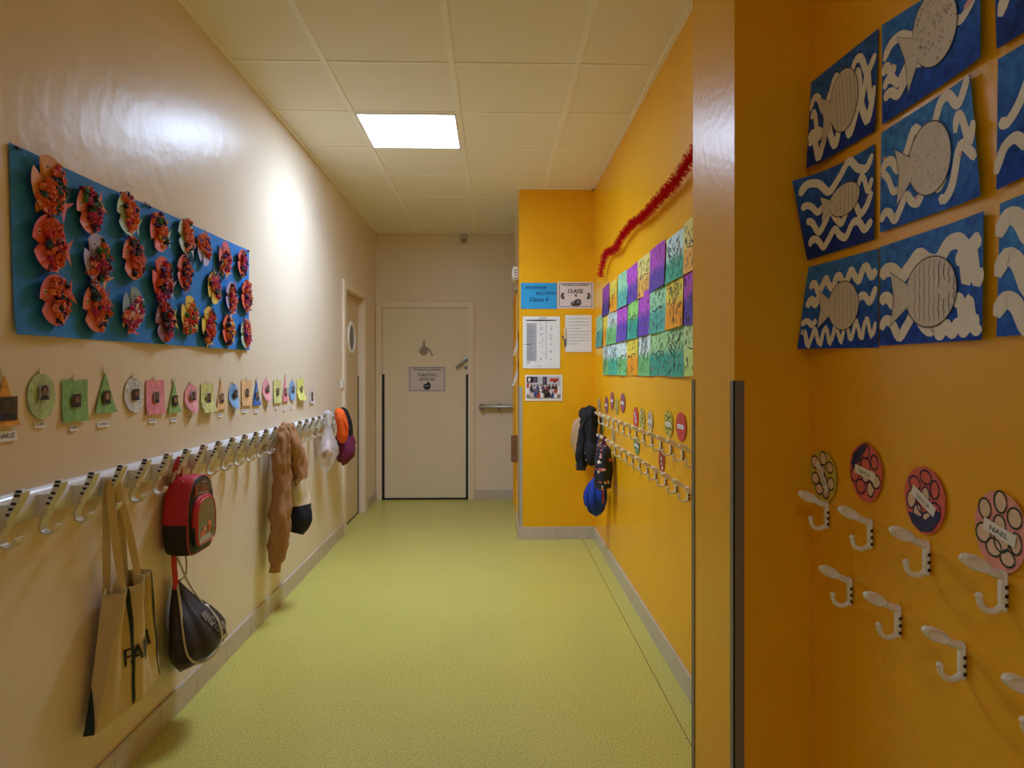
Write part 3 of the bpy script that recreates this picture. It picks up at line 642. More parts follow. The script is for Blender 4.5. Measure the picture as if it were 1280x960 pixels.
# tape patches beside the paintings
TP = mat('pale_tape_patch', (238, 190, 92), .4)
for (xa, ya, xb, yb, lab) in ((743.5, 353, 754, 384.5, 'upper pale square of old tape on the yellow wall beside the corner'), (746.5, 429, 754, 440, 'lower pale square of old tape on the yellow wall beside the corner')):
    a0_, z1_ = pr(xa, ya); a1_, z0_ = pr(xb, yb); z1_ = min(z1_, 2.0)
    m = M(); m.box(-(a1_ - a0_) / 2, (a1_ - a0_) / 2, -.06, .06, .0002, .001); tag(m.build('tape_patch', TP, fr=FR @ Matrix.Translation(((a0_ + a1_) / 2, (z0_ + z1_) / 2, 0))), lab, 'tape')
# ================================================================== tinsel garland
TIN = mat('red_tinsel', (222, 40, 62), .25, .6)
pts = [(750.3, 346), (753, 331), (757.8, 316), (764, 314), (771, 309), (776, 298), (781, 291), (789, 281), (802, 272), (815, 259), (826, 246), (841, 231), (850.7, 216), (860, 202), (869.5, 189), (884, 168), (900, 146)]
path = []
for i, (px, py) in enumerate(pts):
    u, v = pr(px, py, .045); path.append((u, v, .045))
path = crv(path, 14)
m = M(); m.tube(path, .004, 6, 0)
rt = random.Random(9)
for i in range(len(path) - 1):
    p, q = path[i], path[i + 1]; d = q - p; L = d.length; dn = d.normalized()
    for k in range(max(6, int(L / .00042))):
        o = p + d * rt.random(); a = rt.uniform(0, 2 * PI)
        e1 = dn.cross(Vector((0, 0, 1))).normalized(); e2 = dn.cross(e1)
        v = (e1 * math.cos(a) + e2 * math.sin(a) + dn * rt.uniform(-.35, .35)).normalized()
        Lb = rt.uniform(.014, .036); w_ = dn.cross(v).normalized() if rt.random() < .5 else (dn + v * rt.uniform(-.4, .4)).normalized()
        e = o + v * Lb
        if e.z < .003: e.z = .003
        m.add([o - w_ * .0011, o + w_ * .0011, e + w_ * .0010, e - w_ * .0010], [(0, 1, 2, 3)], 0)
tag(m.build('tinsel_garland', TIN, fr=FR), 'shiny red tinsel garland rising along the yellow wall', 'garland')
# ================================================================== notices on the nook front
def nook(name, lab, cat, xa, ya, xb, yb, group=None, matn=WHITE, nf=None):
    x0, z1 = pa(xa, ya); x1, z0 = pa(xb, yb)
    t = thing(name, lab, cat, FA, (x0 + x1) / 2, (z0 + z1) / 2, 0, group); m = M(); w, h = (x1 - x0) / 2, (z1 - z0) / 2
    P = sheet(m, [(-w, h), (w, h), (w, -h), (-w, -h)], nf or (lambda s, t: .001 + .004 * (1 - t) ** 2), 6, 6)
    return t, m, P
t, m, P = nook('class_sign', 'blue paper sign with handwritten MOYENNE SECTION Classe 4', 'sign', 651, 353.5, 696, 386, 'class signs on the nook wall')
m.build('paper', mat('bright_blue_paper', (40, 160, 220), .65, var=.03), t)
m = M(); NAVY = mat('navy_ink', (28, 60, 110), .7)
put_text(m, 'MOYENNE', P, .12, .76, .022, wide=1.15, shear=.08, align='L', bold=.0007); put_text(m, 'SECTION', P, .42, .54, .024, wide=1.15, shear=.08, align='L', bold=.0007); put_text(m, 'Classe 4', P, .23, .28, .032, wide=.95, shear=.3, align='L', bold=.0007); m.build('lettering', NAVY, t)
m = M()
for s_, t_ in ((.04, .95), (.96, .95), (.04, .05), (.96, .05)): patch(m, P, ell(s_, t_, .012, .018, 10), 0, .002)
m.build('pin', NAVY, t)
t, m, P = nook('class_sign', 'white framed sign reading CLASSE 4 beside the blue sign', 'sign', 697, 352.5, 742, 385.5, 'class signs on the nook wall', nf=lambda s, t: .001)
for a, b_ in (((.05, .07), (.95, .07)), ((.05, .94), (.95, .94)), ((.05, .07), (.05, .94)), ((.95, .07), (.95, .94))): ribbon(m, P, [a, b_], .007, 1)
m.build('paper', [mat('pale_pink_paper', (226, 214, 210), .35), DARK], t)
m = M(); put_text(m, 'MATERNELLE Jean BERNARD', P, .5, .855, .012, fit=P.W * .72, bold=.0006); put_text(m, 'CLASSE', P, .5, .58, .032, bold=.0016, fit=P.W * .42); put_text(m, '4', P, .5, .42, .028, bold=.0012); m.build('lettering', DARK, t)
m = M()
patch(m, P, [(.37, .13), (.36, .2), (.41, .25), (.46, .28), (.5, .33), (.58, .36), (.64, .32), (.66, .22), (.64, .13), (.57, .09), (.42, .09)], 0, .0012)
patch(m, P, [(.40, .2), (.45, .25), (.47, .2), (.43, .15)], 1, .0016); patch(m, P, ell(.57, .24, .05, .06, 10), 1, .0016)
for sx in (1, -1):
    f = lambda x: .5 + sx * (x - .5)
    patch(m, P, [(f(.08), .44), (f(.10), .54), (f(.13), .60), (f(.19), .56), (f(.15), .50), (f(.19), .44), (f(.18), .34), (f(.12), .35)], 0, .0012)
    patch(m, P, ell(f(.14), .45, .025, .035, 8), 1, .0016)
m.build('drawing', [mat('dark_grey_print', (58, 52, 50), .8), mat('mid_grey_print', (130, 124, 120), .8)], t)
t, m, P = nook('attendance_list', 'white tally sheet with a grey name column and pen marks', 'list', 653.5, 395.5, 700, 460.5, 'sheets on the nook wall')
m.build('paper', WHITE, t)
m = M(); r3 = random.Random(3)
patch(m, P, [(.10, .14), (.36, .14), (.36, .87), (.10, .87)], 2, .0008); ribbon(m, P, [(.08, .925), (.5, .925), (.9, .925)], .012, 0, .0012)
for k in range(22):
    y = .165 + .032 * k; ribbon(m, P, [(.12, y), (.12 + r3.uniform(.1, .21), y)], .0035, 0, .0014)
ribbon(m, P, [(.63, .17), (.63, .9)], .004, 0); ribbon(m, P, [(.36, .14), (.36, .87)], .002, 0)
for k in range(26):
    x = r3.choice((.46, .48, .44, .5, .72, .74)); y = r3.uniform(.15, .88); ribbon(m, P, [(x, y), (x + .03, y - .012), (x + .05, y + .01)], .004, 1, .0014)
put_text(m, '68/DEC', P, .54, .955, .014, 1, shear=.2); put_text(m, '23', P, .14, .09, .016, 1, shear=.3, bold=.0006); put_text(m, '- > 16', P, .4, .03, .014, 1, shear=.2)
ribbon(m, P, [(.02, .46), (.12, .465), (.24, .46)], .004, 0, .0016)
m.build('table_print', [DARK, mat('blue_biro', (64, 92, 150), .7), mat('grey_column', (176, 174, 176), .8)], t)
t, m, P = nook('text_sheet', 'white typed sheet with a pen clipped at its left edge', 'notice', 706.5, 394, 739.5, 440, 'sheets on the nook wall')
m.build('paper', WHITE, t)
m = M()
for k in range(9): ribbon(m, P, [(.07, .9 - .085 * k), (.5, .9 - .085 * k), ((.93, .86, .93, .6, .93, .9, .93, .93, .4)[k], .9 - .085 * k)], .0035, 0)
m.build('typed_lines', mat('grey_print', (120, 118, 120), .8), t)
x, z = pa(706.3, 420)
t = thing('hanging_pen', 'blue and white pen hanging beside the typed sheet', 'pen', FA, x, z, 0)
m = M(); m.tube([(-.003, .068, .012), (-.001, -.02, .012)], .0055, 8); m.build('barrel', WPLAST, t, smooth=True)
m = M(); m.tube([(-.001, -.02, .012), (.0, -.075, .012)], [.0062, .005], 8); m.tube([(.0, -.075, .012), (.0, -.09, .012)], [.004, .0008], 8); m.build('cap', NAVY, t, smooth=True)
m = M(); m.tube([(-.003, -.0, .012), (-.022, -.005, .010), (-.03, .0, .006)], .003, 6); m.tube([(-.022, -.005, .01), (-.018, -.03, .008)], .002, 6); m.build('clip', NAVY, t)
t, m, P = nook('class_photograph', 'colour group photograph with white border pinned under the tally sheet', 'photograph', 656.5, 468.5, 703, 501, nf=lambda s, t: .002 + .003 * (1 - t))
m.build('print', mat('glossy_photo_paper', (240, 234, 222), .25), t)
m = M(); cols = [(196, 192, 196), (150, 132, 116), (36, 30, 40), (190, 60, 40), (214, 198, 200), (60, 80, 130), (150, 110, 92), (235, 230, 228), (110, 90, 120)]
pm = [mat('photo_tone_%s' % 'abcdefghi'[k], c, .3) for k, c in enumerate(cols)]
rect = lambda a, b_, c, d, mi, o=.0008: patch(m, P, [(a, c), (b_, c), (b_, d), (a, d)], mi, o)
rect(.035, .95, .28, .94, 0); rect(.035, .95, .09, .28, 1)
rect(.04, .33, .70, .92, 2, .001); rect(.08, .14, .74, .88, 7, .0012); rect(.22, .30, .7, .88, 8, .0012); rect(.47, .58, .62, .92, 2, .001); rect(.49, .54, .66, .88, 8, .0012)
rect(.66, .89, .74, .86, 3, .001); rect(.04, .11, .5, .68, 3, .001); rect(.04, .12, .26, .48, 7, .0009); rect(.83, .94, .25, .55, 7, .0009)
r3 = random.Random(12)
for rowi, (y0_, n_) in enumerate(((.50, 9), (.38, 9), (.26, 8))):
    for k in range(n_):
        x = .17 + .66 * k / (n_ - 1) + r3.uniform(-.02, .02); y = y0_ + r3.uniform(-.03, .03); c_ = r3.choice((2, 3, 4, 5, 7, 2, 3)); o = .0014 + rowi * .0006 + k * .00001
        patch(m, P, [(x - .045, y - .13), (x + .045, y - .13), (x + .035, y + .05), (x - .035, y + .05)], c_, o); patch(m, P, ell(x, y + .09, .024, .045, 8), 2, o + .0002); patch(m, P, ell(x, y + .075, .019, .035, 8), 6, o + .0004)
for x in (.14, .78): patch(m, P, [(x - .05, .2), (x + .05, .2), (x + .045, .66), (x - .045, .66)], 4, .0012); patch(m, P, ell(x + .01, .73, .026, .05, 8), 2, .0014)
m.build('group_picture', pm, t)
# ================================================================== oval name tags on the right wall
EGG = {'yellow': (214, 196, 84), 'mauve': (156, 92, 104), 'red': (206, 80, 70), 'lemon': (220, 204, 120), 'pink': (226, 110, 100), 'rose': (236, 160, 150), 'green': (140, 170, 90)}
EG = {k: mat('crayon_oval_' + k, c, .7, var=.12, vscale=70, spec=.2) for k, c in EGG.items()}
RINGB = mat('dark_green_ring', (44, 60, 44), .7); RINGP = mat('plum_ring', (60, 40, 70), .7); PALE = mat('pale_oval_fill', (232, 200, 172), .7); DBLUE = mat('dark_blue_patch', (44, 44, 92), .7)
def egg(u, v, w, h, col, lab, name='', tilt=0.0, tagtilt=0.0, rings=True, dark=None, ringm=RINGB, seed=0, fill=False, curl=.006):
    t = thing('oval_name_card', lab, 'name card', FR, u, v, 0, 'oval name cards on the yellow wall', rot=tilt)
    m = M(); r_ = random.Random(seed)
    bul = lambda x, y: .002 + curl * ((x / w) ** 2 + (y / h) ** 2)
    out = [(x * (1 + .10 * (y / h)), y) for x, y in ell(0, 0, w / 2, h / 2, 30)]
    plate(m, out, 0, .0008, 0, bulge=bul)
    def Pm(s, t_, off=0.0):
        x, y = (s - .5) * w, (t_ - .5) * h; return Vector((x, y, bul(x, y) + .0008 + off))
    Pm.W, Pm.H = w, h
    if rings:
        cand = [(.5, .86), (.24, .72), (.75, .70), (.5, .60), (.2, .44), (.8, .42), (.36, .26), (.64, .22), (.5, .42)]
        for k, (x, y) in enumerate(cand):
            x += r_.uniform(-.03, .03); y += r_.uniform(-.03, .03); rx, ry = r_.uniform(.10, .15), r_.uniform(.10, .14)
            if fill or r_.random() < .3: patch(m, Pm, ell(x, y, rx, ry, 14), 2, .0006 + k * .00002)
            e_ = ell(x, y, rx, ry, 14); ribbon(m, Pm, e_ + e_[:1], w * .030, 1, .0010 + k * .00002)
    if dark == 'top': patch(m, Pm, [(.12, .5), (.06, .62), (.18, .82), (.36, .95), (.55, .98), (.52, .88), (.38, .78), (.34, .66), (.24, .62)], 3, .0014)
    if dark == 'bottom': patch(m, Pm, [(.14, .22), (.28, .08), (.5, .02), (.75, .10), (.92, .34), (.92, .46), (.78, .42), (.74, .26), (.5, .17), (.3, .24)], 3, .0014)
    m.build('card', [EG[col], ringm, PALE, DBLUE], t)
    if name:
        m = M(); m2 = M(); tw, th_ = w * .31, h * .075
        c_, s_ = math.cos(tagtilt), math.sin(tagtilt)
        Pt = lambda s, t_, off=0.0: Vector((((s - .5) * 2 * tw) * c_ - ((t_ - .5) * 2 * th_) * s_, ((s - .5) * 2 * tw) * s_ + ((t_ - .5) * 2 * th_) * c_, .0052 + off))
        Pt.W, Pt.H = 2 * tw, 2 * th_
        b = len(m.v); cs = [Pt(0, 0), Pt(1, 0), Pt(1, 1), Pt(0, 1), Pt(0, 0, .0006), Pt(1, 0, .0006), Pt(1, 1, .0006), Pt(0, 1, .0006)]
        m.add(cs, [(3, 2, 1, 0), (4, 5, 6, 7), (0, 1, 5, 4), (1, 2, 6, 5), (2, 3, 7, 6), (3, 0, 4, 7)], 0)
        put_text(m, name, Pt, .5, .26, th_ * .85, 1, .0009, fit=tw * 1.15); m.build('name_strip', [WHITE, DARK], t)
    return t
for (px, py, hw, hh, col, lab, nm, kw) in (
 (1030.3, 596, 16.5, 32.5, 'yellow', 'yellow ringed oval card above the first near hook beside the pillar corner', 'ALOIS', dict(tagtilt=-.9, fill=True)),
 (1084, 591, 20.5, 36.5, 'pink', 'coral oval card with a dark blue top and white name strip, near alcove', 'MANOLA', dict(tagtilt=-.12, dark='top', ringm=RINGP)),
 (1157.5, 625.5, 25.5, 42, 'pink', 'coral oval card with a dark blue bottom and slanting strip, near alcove', 'GIULIA', dict(tagtilt=-.35, dark='bottom', ringm=RINGP, tilt=-.12)),
 (1253, 665, 33, 51, 'rose', 'large pale ringed pink oval card cut by the right frame edge', 'NAEL', dict(tagtilt=-.22, fill=True))):
    u, v = pr(px, py); u0, u1 = pr(px - hw, py)[0], pr(px + hw, py)[0]; h = pr(px, py - hh)[1] - pr(px, py + hh)[1]
    egg(u, v, u1 - u0, h, col, lab, nm, seed=int(px), **kw)
Z7 = lambda x, y: (710 + x / 5.331, 480 + y / 5.333)
for (x, y, hw, hh, col, lab, nm) in ((210, 138, 8, 46, 'lemon', 'narrow pale yellow oval card nearest the corner above the dark coat', ''), (259, 140, 11, 56, 'mauve', 'mauve oval card with name strip, second from the corner', 'TEO'), (297, 112, 11, 60, 'mauve', 'mauve oval card hung highest, third from the corner', 'NOE'), (328, 150, 12, 58, 'yellow', 'yellow oval card between the two right mauve cards', ''), (368, 126, 15, 66, 'mauve', 'mauve oval card with pale strip, right of the small yellow card', 'MAE'), (455, 224, 16, 72, 'red', 'red oval card with slanting strip between yellow wall cards', 'ZOE'), (498, 232, 18, 72, 'yellow', 'yellow dotted oval card right of the red slanted card', ''), (552, 250, 18, 76, 'lemon', 'pale lemon oval card with strip above the upper hooks', 'IDA'), (675, 268, 28, 92, 'yellow', 'large yellow ringed oval card left of the big red card', 'LEA'), (758, 285, 34, 96, 'red', 'large red oval card with white strip beside the pillar', 'ANNA'), (305, 342, 9, 42, 'lemon', 'small lemon oval card between the hook rows near the coats', ''), (461, 410, 19, 62, 'green', 'yellow green oval card between the two hook rows', 'ELI'), (628, 512, 19, 76, 'red', 'pinkish red speckled oval card hanging between the hook rows', ''), (226, 282, 10, 62, 'green', 'greenish oval card partly behind the dark coat', '')):
    px, py = Z7(x, y); u, v = pr(px, py); u0, u1 = pr(px - hw / 5.33, py)[0], pr(px + hw / 5.33, py)[0]; h = pr(px, py - hh / 5.33)[1] - pr(px, py + hh / 5.33)[1]
    egg(u, v, u1 - u0, h, col, lab, nm, seed=x, tagtilt=(-.8 if x == 455 else 0), rings=col not in ('mauve', 'red') or x == 628, fill=col == 'lemon')
# ================================================================== fish paintings in the near alcove
BLUEW = mat_two('blue_wash', (58, 122, 212), (28, 74, 184), 0.0, .03, .08, .25); BLUED = mat_two('dark_blue_wash', (50, 98, 182), (26, 54, 150), 0.0, .03, .08, .25); BLUEL = mat_two('bright_blue_wash', (66, 136, 220), (34, 86, 196), -.05, .03, .08, .25)
CHALK = mat('white_wax_stroke', (236, 230, 220), .7, var=.05, vscale=40); FISHP = mat('grey_fish_paper', (216, 208, 198), .7, var=.08, vscale=120); PENC = mat('pencil_line', (70, 62, 60), .7); PINKS = mat('pink_stroke', (226, 160, 170), .7); REDL = mat('reddish_pencil', (150, 92, 84), .7)
def wave(n, s0, s1, t0, t1, amp, ph=0, jag=0):
    return [(s0 + (s1 - s0) * k / (n * 16), t0 + (t1 - t0) * k / (n * 16) + amp * (math.sin(2 * PI * k / 16 + ph) + .12 * math.sin(2 * PI * k / 6.3 + 3 * ph)) * (1 + jag * math.sin(1.85 * k))) for k in range(n * 16 + 1)]
def fish_paint(corners, lab, wash, waves, fish, curl=None, extra=None, straight=False):
    cs = [pr(*c) for c in corners]; uc = sum(c[0] for c in cs) / 4; vc = sum(c[1] for c in cs) / 4
    t = thing('fish_painting', lab, 'painting', FR, uc, vc, 0, 'blue fish paintings in the near alcove')
    m = M(); P = sheet(m, [(c[0] - uc, c[1] - vc) for c in cs], curl or (lambda s, t_: .002 + .010 * max(0, s - .6) ** 2 * 4 + .004 * (1 - t_)), 14, 12)
    for pts_, w in waves: ribbon(m, P, pts_, w * 1.1, 1, .0008)
    if extra: extra(m, P)
    m.build('paper', [wash, CHALK, PINKS], t, smooth=True)
    if fish:
        fx, fy, rx, ry, rot, tl, pat = fish; rx *= 1.08; ry *= 1.08; m = M(); c_, s_ = math.cos(rot), math.sin(rot); asp = P.W / P.H
        T = lambda x, y: (fx + (x * c_ - y * s_), fy + (x * s_ + y * c_) * asp)
        body = [T(rx * math.cos(a), ry * math.sin(a) / asp) for a in [2 * PI * k / 30 for k in range(30)]]
        patch(m, P, [T(-rx * .8, ry * .28 / asp), T(-rx * 1.0 - tl, ry * .85 / asp), T(-rx * 1.0 - tl * .75, 0), T(-rx * 1.0 - tl, -ry * .85 / asp), T(-rx * .8, -ry * .28 / asp)], 0, .0013)
        patch(m, P, body, 0, .0017)
        ribbon(m, P, body[17:] + body[:14], .0022, 1, .0021)
        ribbon(m, P, [T(-rx * .85, ry * .3 / asp), T(-rx - tl, ry * .85 / asp), T(-rx - tl * .75, 0), T(-rx - tl, -ry * .85 / asp), T(-rx * .85, -ry * .3 / asp)], .0018, 1, .0021)
        r_ = random.Random(int(fx * 1000 + ry * 77))
        if pat == 'stripes':
            for k in range(9):
                x = -rx * .6 + rx * 1.5 * k / 8; hh = ry * math.sqrt(max(0, 1 - (x / rx) ** 2)) * .9
                ribbon(m, P, [T(x + .006 * math.sin(q * 2.1), hh * (q / 5 - 1) / asp) for q in range(11)], .0022 if k > 4 else .0012, 1 if k > 4 else 2, .0021)
        elif pat == 'scales':
            for k in range(70):
                a, d = r_.uniform(0, 6.28), math.sqrt(r_.random()) * .9; x, y = rx * d * math.cos(a), ry * d * math.sin(a)
                ribbon(m, P, [T(x + .018 * math.cos(b_), (y + .018 * math.sin(b_)) / asp) for b_ in (-1.4, -.5, .5, 1.4)], .0012, 1 if r_.random() < .6 else 2, .0021)
        elif pat == 'bands':
            for k in range(6):
                x = -rx * .6 + rx * 1.3 * k / 5; hh = ry * math.sqrt(max(0, 1 - (x / rx) ** 2)) * .9
                ribbon(m, P, [T(x + .02 * math.cos(q / 4 * 1.5 - .7), hh * (q / 4 * 2 - 1) / asp) for q in range(5)], .0013, 1 if k > 3 else 2, .0021)
        else:
            for k in range(50):
                a, d = r_.uniform(0, 6.28), math.sqrt(r_.random()) * .88; x, y = rx * d * math.cos(a), ry * d * math.sin(a); ribbon(m, P, [T(x, y / asp), T(x + .012, (y + r_.uniform(-.02, .02)) / asp), T(x + .02, y / asp)], .0009, 2 if r_.random() < .5 else 1, .0021)
        m.build('fish_cutout', [FISHP, PENC, REDL], t)
fish_paint([(1015.6, 103), (1100, 35.6), (1097, 164), (1009, 211, .016)], 'dark blue fish painting in the top row, next to the pillar', BLUED,
  [(wave(3, .02, .98, .66, .78, .12), .017), (wave(1, .05, .2, .55, .4, .1), .016), (wave(4, .04, .97, .18, .30, .13, .4), .020), (wave(2, .72, .98, .6, .45, .15), .016), (wave(1, .02, .25, .32, .36, .06), .015)], (.56, .52, .19, .31, .15, .14, 'bands'),
  curl=lambda s, t_: .003 + .012 * (1 - s) ** 3 * (1 - t_) + .003 * (1 - t_))
fish_paint([(1103.7, 31.6), (1232, -50), (1235, 71.5), (1106.5, 156)], 'blue fish painting in the top row, cut by the top frame edge', BLUEW,
  [(wave(2, .03, .98, .62, 1.1, .09), .017), (wave(2, .03, .5, .34, .44, .06), .016), (wave(3, .03, .98, .18, .68, .07, 1), .017), (wave(1, .02, .16, .48, .52, .06), .017)], (.58, .62, .2, .36, .3, .13, 'scales'),
  extra=lambda m, P: ribbon(m, P, [(.86, .62), (.92, .66), (.97, .78)], .014, 2, .0012))
fish_paint([(990.7, 226, .060), (1095, 180), (1096, 299.5), (1012, 325.6)], 'blue fish painting curling off the pillar corner, middle row', BLUED,
  [(wave(2, .05, .98, .80, .90, .10), .017), (wave(1, .05, .3, .62, .58, .05), .015), (wave(3, .08, .98, .38, .42, .09, 1.2), .016), (wave(3, .08, .98, .16, .22, .07), .016), (wave(1, .78, .98, .62, .66, .10), .014)], (.60, .56, .20, .17, .02, .11, 'bands'),
  curl=lambda s, t_: .003 + .057 * (1 - s) ** 3 * t_ + .003 * (1 - t_))
fish_paint([(1103, 166), (1219, 92.6), (1235, 245), (1103.7, 291)], 'blue fish painting with a large pale round fish, centre of middle row', BLUEL,
  [(wave(3, .02, .98, .55, .98, .10, .3), .018), (wave(3, .02, .7, .10, .30, .07), .016), (wave(1, .02, .22, .55, .35, .05), .014), (wave(1, .82, 1.0, .6, .62, .14), .016), (wave(1, .64, .99, .22, .36, .16, 3.6), .017)], (.56, .50, .20, .30, .05, .15, 'fine'),
  extra=lambda m, P: [patch(m, P, ell(a, b_, .016, .02, 8), 2, .0013) for a, b_ in ((.05, .72), (.42, .2), (.86, .4))])
fish_paint([(1012, 334), (1100, 310.7), (1100, 434.4), (997, 436, .036)], 'blue fish painting with spiky white waves, bottom row by the pillar', BLUEW,
  [(wave(5, .08, .98, .72, .80, .06), .018), (wave(7, .03, .97, .12, .22, .09, .5, .2), .012), (wave(1, .72, .98, .42, .62, .08), .016), (wave(1, .06, .22, .5, .62, .05), .02), (wave(1, .02, .2, .28, .34, .04), .014)], (.56, .47, .19, .25, .02, .14, 'bands'),
  curl=lambda s, t_: .003 + .033 * (1 - s) ** 3 * (1 - t_))
fish_paint([(1101.5, 309), (1236, 264), (1237, 424.6), (1103.7, 432)], 'blue fish painting with a large striped round fish, centre of bottom row', BLUEW,
  [(wave(3, .02, .98, .68, .82, .06), .026), (wave(2, .02, .6, .16, .2, .09), .020), (wave(4, .55, .98, .10, .12, .03), .022), (wave(2, .80, .98, .62, .56, .10), .024), (wave(1, .02, .22, .42, .46, .05), .022), (wave(2, .78, .95, .28, .2, .08), .022)], (.54, .45, .225, .29, .0, .17, 'stripes'))
for k, (cs, lab, wv) in enumerate(([[(1244, -60), (1400, -160), (1400, -30), (1250.7, 61.4)], 'blue wavy painting cut by the top right corner of the frame', [(wave(1, .05, .5, .3, .8, .12), .02)]],
  [[(1249.5, 74), (1400, -15), (1400, 165), (1250.5, 237.6)], 'blue wavy painting cut by the right frame edge, middle row', [(wave(2, .0, .9, .12, .8, .12), .016), (wave(2, .03, .9, .5, 1.0, .08, 3), .016)]],
  [[(1252, 254.5), (1400, 195), (1400, 410), (1250.5, 421)], 'blue wavy painting cut by the right frame edge, bottom row', [(wave(2, .0, .9, .75, .9, .12), .026), (wave(2, .0, .9, .45, .5, .14), .026), (wave(2, .0, .9, .15, .2, .12), .026)]])):
    fish_paint(cs, lab, (BLUED, BLUEW, BLUEL)[k], wv, None)
# ================================================================== grey coat rack on the left wall
HK0, HKD = 1.672, .1468
HOOKM = mat('cream_grey_hook', (210, 203, 186), .32, .1); RAILM = mat('silver_white_rail', (228, 230, 234), .25, .0)
rk = thing('coat_rack_rail', 'long silver wall coat rack with ribbed hooks along the left wall', 'coat rack', FL, 0, .98, 0)
m = M()
prof = [(0, -.036), (.010, -.038), (.020, -.030), (.026, -.014), (.027, .004), (.025, .022), (.018, .034), (.008, .040), (0, .040)]
m.loft([[(y, v, n) for n, v in prof] for y in (1.18, 5.16)], 0, True, True); m.build('rail', RAILM, rk, smooth=True)
m = M()
for y in (1.18, 5.16): m.box(y - .004, y + .004, -.04, .042, 0, .029, bev=.002)
m.build('end_cap', HOOKM, rk)
def hook_profile():
    ctr = [(.083, .060), (.074, .036), (.060, .010), (.046, -.020), (.036, -.046), (.033, -.062), (.037, -.074), (.050, -.080), (.062, -.077), (.070, -.066), (.073, -.056)]
    th = [.019, .017, .013, .010, .007, .005, .005, .005, .005, .005, .004]
    p = crv([(a, b_, 0) for a, b_ in ctr], 4); n = len(p); L, Rr = [], []
    for i in range(n):
        d = (p[min(i + 1, n - 1)] - p[max(i - 1, 0)]).normalized(); o = Vector((-d.y, d.x, 0)); k = i / (n - 1) * (len(th) - 1); q = int(min(k, len(th) - 2)); h = (th[q] + (th[q + 1] - th[q]) * (k - q)) / 2
        L.append(p[i] + o * h); Rr.append(p[i] - o * h)
    return L, Rr
L_, R_ = hook_profile(); hw = .0145
m = M(); rings = []
for a, b_ in zip(L_, R_): rings.append([(-hw, a.y, a.x), (hw, a.y, a.x), (hw, b_.y, b_.x), (-hw, b_.y, b_.x)])
m.loft(rings, 0, True, True)
m.box(-.012, .012, -.030, .026, .020, .052)          # foot that clamps the hook to the rail
hk0 = m.build('hook', HOOKM, rk, smooth=True, auto=35)
m = M()
for k in range(5):
    i = int(.8 + k * 2.1); a, b_ = L_[i], R_[i]; c = (a + b_) / 2; w = (a - b_).length * .36
    for sd in (-1,):
        x = -hw
        m.box(x - .0012, x + .001, c.y - .0032, c.y + .0032, c.x - w, c.x + w)
rb0 = m.build('grip_ribs', BLACK, hk0)
for k in range(-3, 24):
    y = HK0 + HKD * k
    if k == 0: hk0.location = (y, 0, 0); continue
    c = hk0.copy(); C.objects.link(c); c.parent = rk; c.location = (y, 0, 0)
    d = rb0.copy(); C.objects.link(d); d.parent = c
# ================================================================== white hook rows on the yellow wall
WH = mat('ivory_hook', (240, 234, 220), .3); SCR = mat('dark_screw', (40, 34, 28), .5)
def white_hook():
    m = M()
    m.box(-.0085, .0085, -.052, .012, .002, .009, bev=.003)
    up = crv([(0, .004, .006), (0, .008, .018), (0, .014, .030)], 5)
    m.tube(up, [.0072] * len(up), 10)
    # oval pad with a dished face at the tip
    a_ = Vector((0, .42, .9)).normalized(); z_ = Vector((1, 0, 0)); x_ = a_.cross(z_)
    mt = Matrix.Translation((0, .024, .050)) @ Matrix((x_, a_, z_)).transposed().to_4x4()
    m.lathe([(.05, -.0032), (.45, -.0036), (.62, -.0055), (.78, -.0076), (.94, -.0055), (1.0, 0), (.94, .0055), (.78, .0076), (.62, .0055), (.45, .0036), (.05, .0032)], 22, 0, mt, sx=.0118, sy=.026)
    lo = crv([(0, -.044, .006), (0, -.051, .018), (0, -.050, .032), (0, -.040, .041), (0, -.028, .043)], 5)
    m.tube(lo, [.0055] * 8 + [.005] * (len(lo) - 8), 8)
    m.blob((0, -.027, .0432), .006, 8, 5)
    return m
wh0 = sc0 = None
def hook_row(lab, ys, v):
    global wh0, sc0
    t = thing('coat_hook_rail', lab, 'hook rail', FR, 0, v, 0, 'ivory hook rows on the yellow wall')
    a, b_ = -max(ys) - .05, -min(ys) + .05
    a = max(a, -YA + .004) if min(ys) > YP1 else max(a, -YP0 + .004)
    if min(ys) > YP1: b_ = min(b_, -YP1 - .004)
    m = M(); m.box(a, b_, -.006, .006, 0, .0022); m.build('rail', YELLOW, t)
    for y in ys:
        if wh0 is None:
            wh0 = h = white_hook().build('hook', WH, t, smooth=True)
            m = M()
            for q in (-.012, -.026, -.040): m.box(.0083, .0089, q - .003, q + .003, .003, .0085)
            sc0 = m.build('screws', SCR, h)
        else:
            h = wh0.copy(); C.objects.link(h); h.parent = t; d = sc0.copy(); C.objects.link(d); d.parent = h
        h.location = (-y, 0, 0)
    return t
UP0, UPD, LO0 = 1.586 + .0, .1845, 1.483
hook_row('upper ivory hook row in the far yellow nook behind the pillar', [2.61 + .1838 * k for k in range(-2, 15)], 1.010)
hook_row('lower ivory hook row in the far yellow nook behind the pillar', [2.527 + .1836 * k for k in range(-2, 14)], .855)
hook_row('upper ivory hook row in the near alcove under the oval cards', [1.572 - .1845 * k for k in range(6)], 1.010)
hook_row('lower ivory hook row in the near alcove, lowest on the right', [1.468 - .179 * k for k in range(6)], .862)
# ================================================================== bags and clothes
def fold(x, y, z, s=8.0): return noise.noise(Vector((x * s, y * s, z * s)))
def hook_at(px):      # nearest hook on the left rack
    y = hitX(px, 560, XL + .07)[0]; k = round((y - HK0) / HKD); return HK0 + HKD * k
HZ = .98            # height of the rack centre line
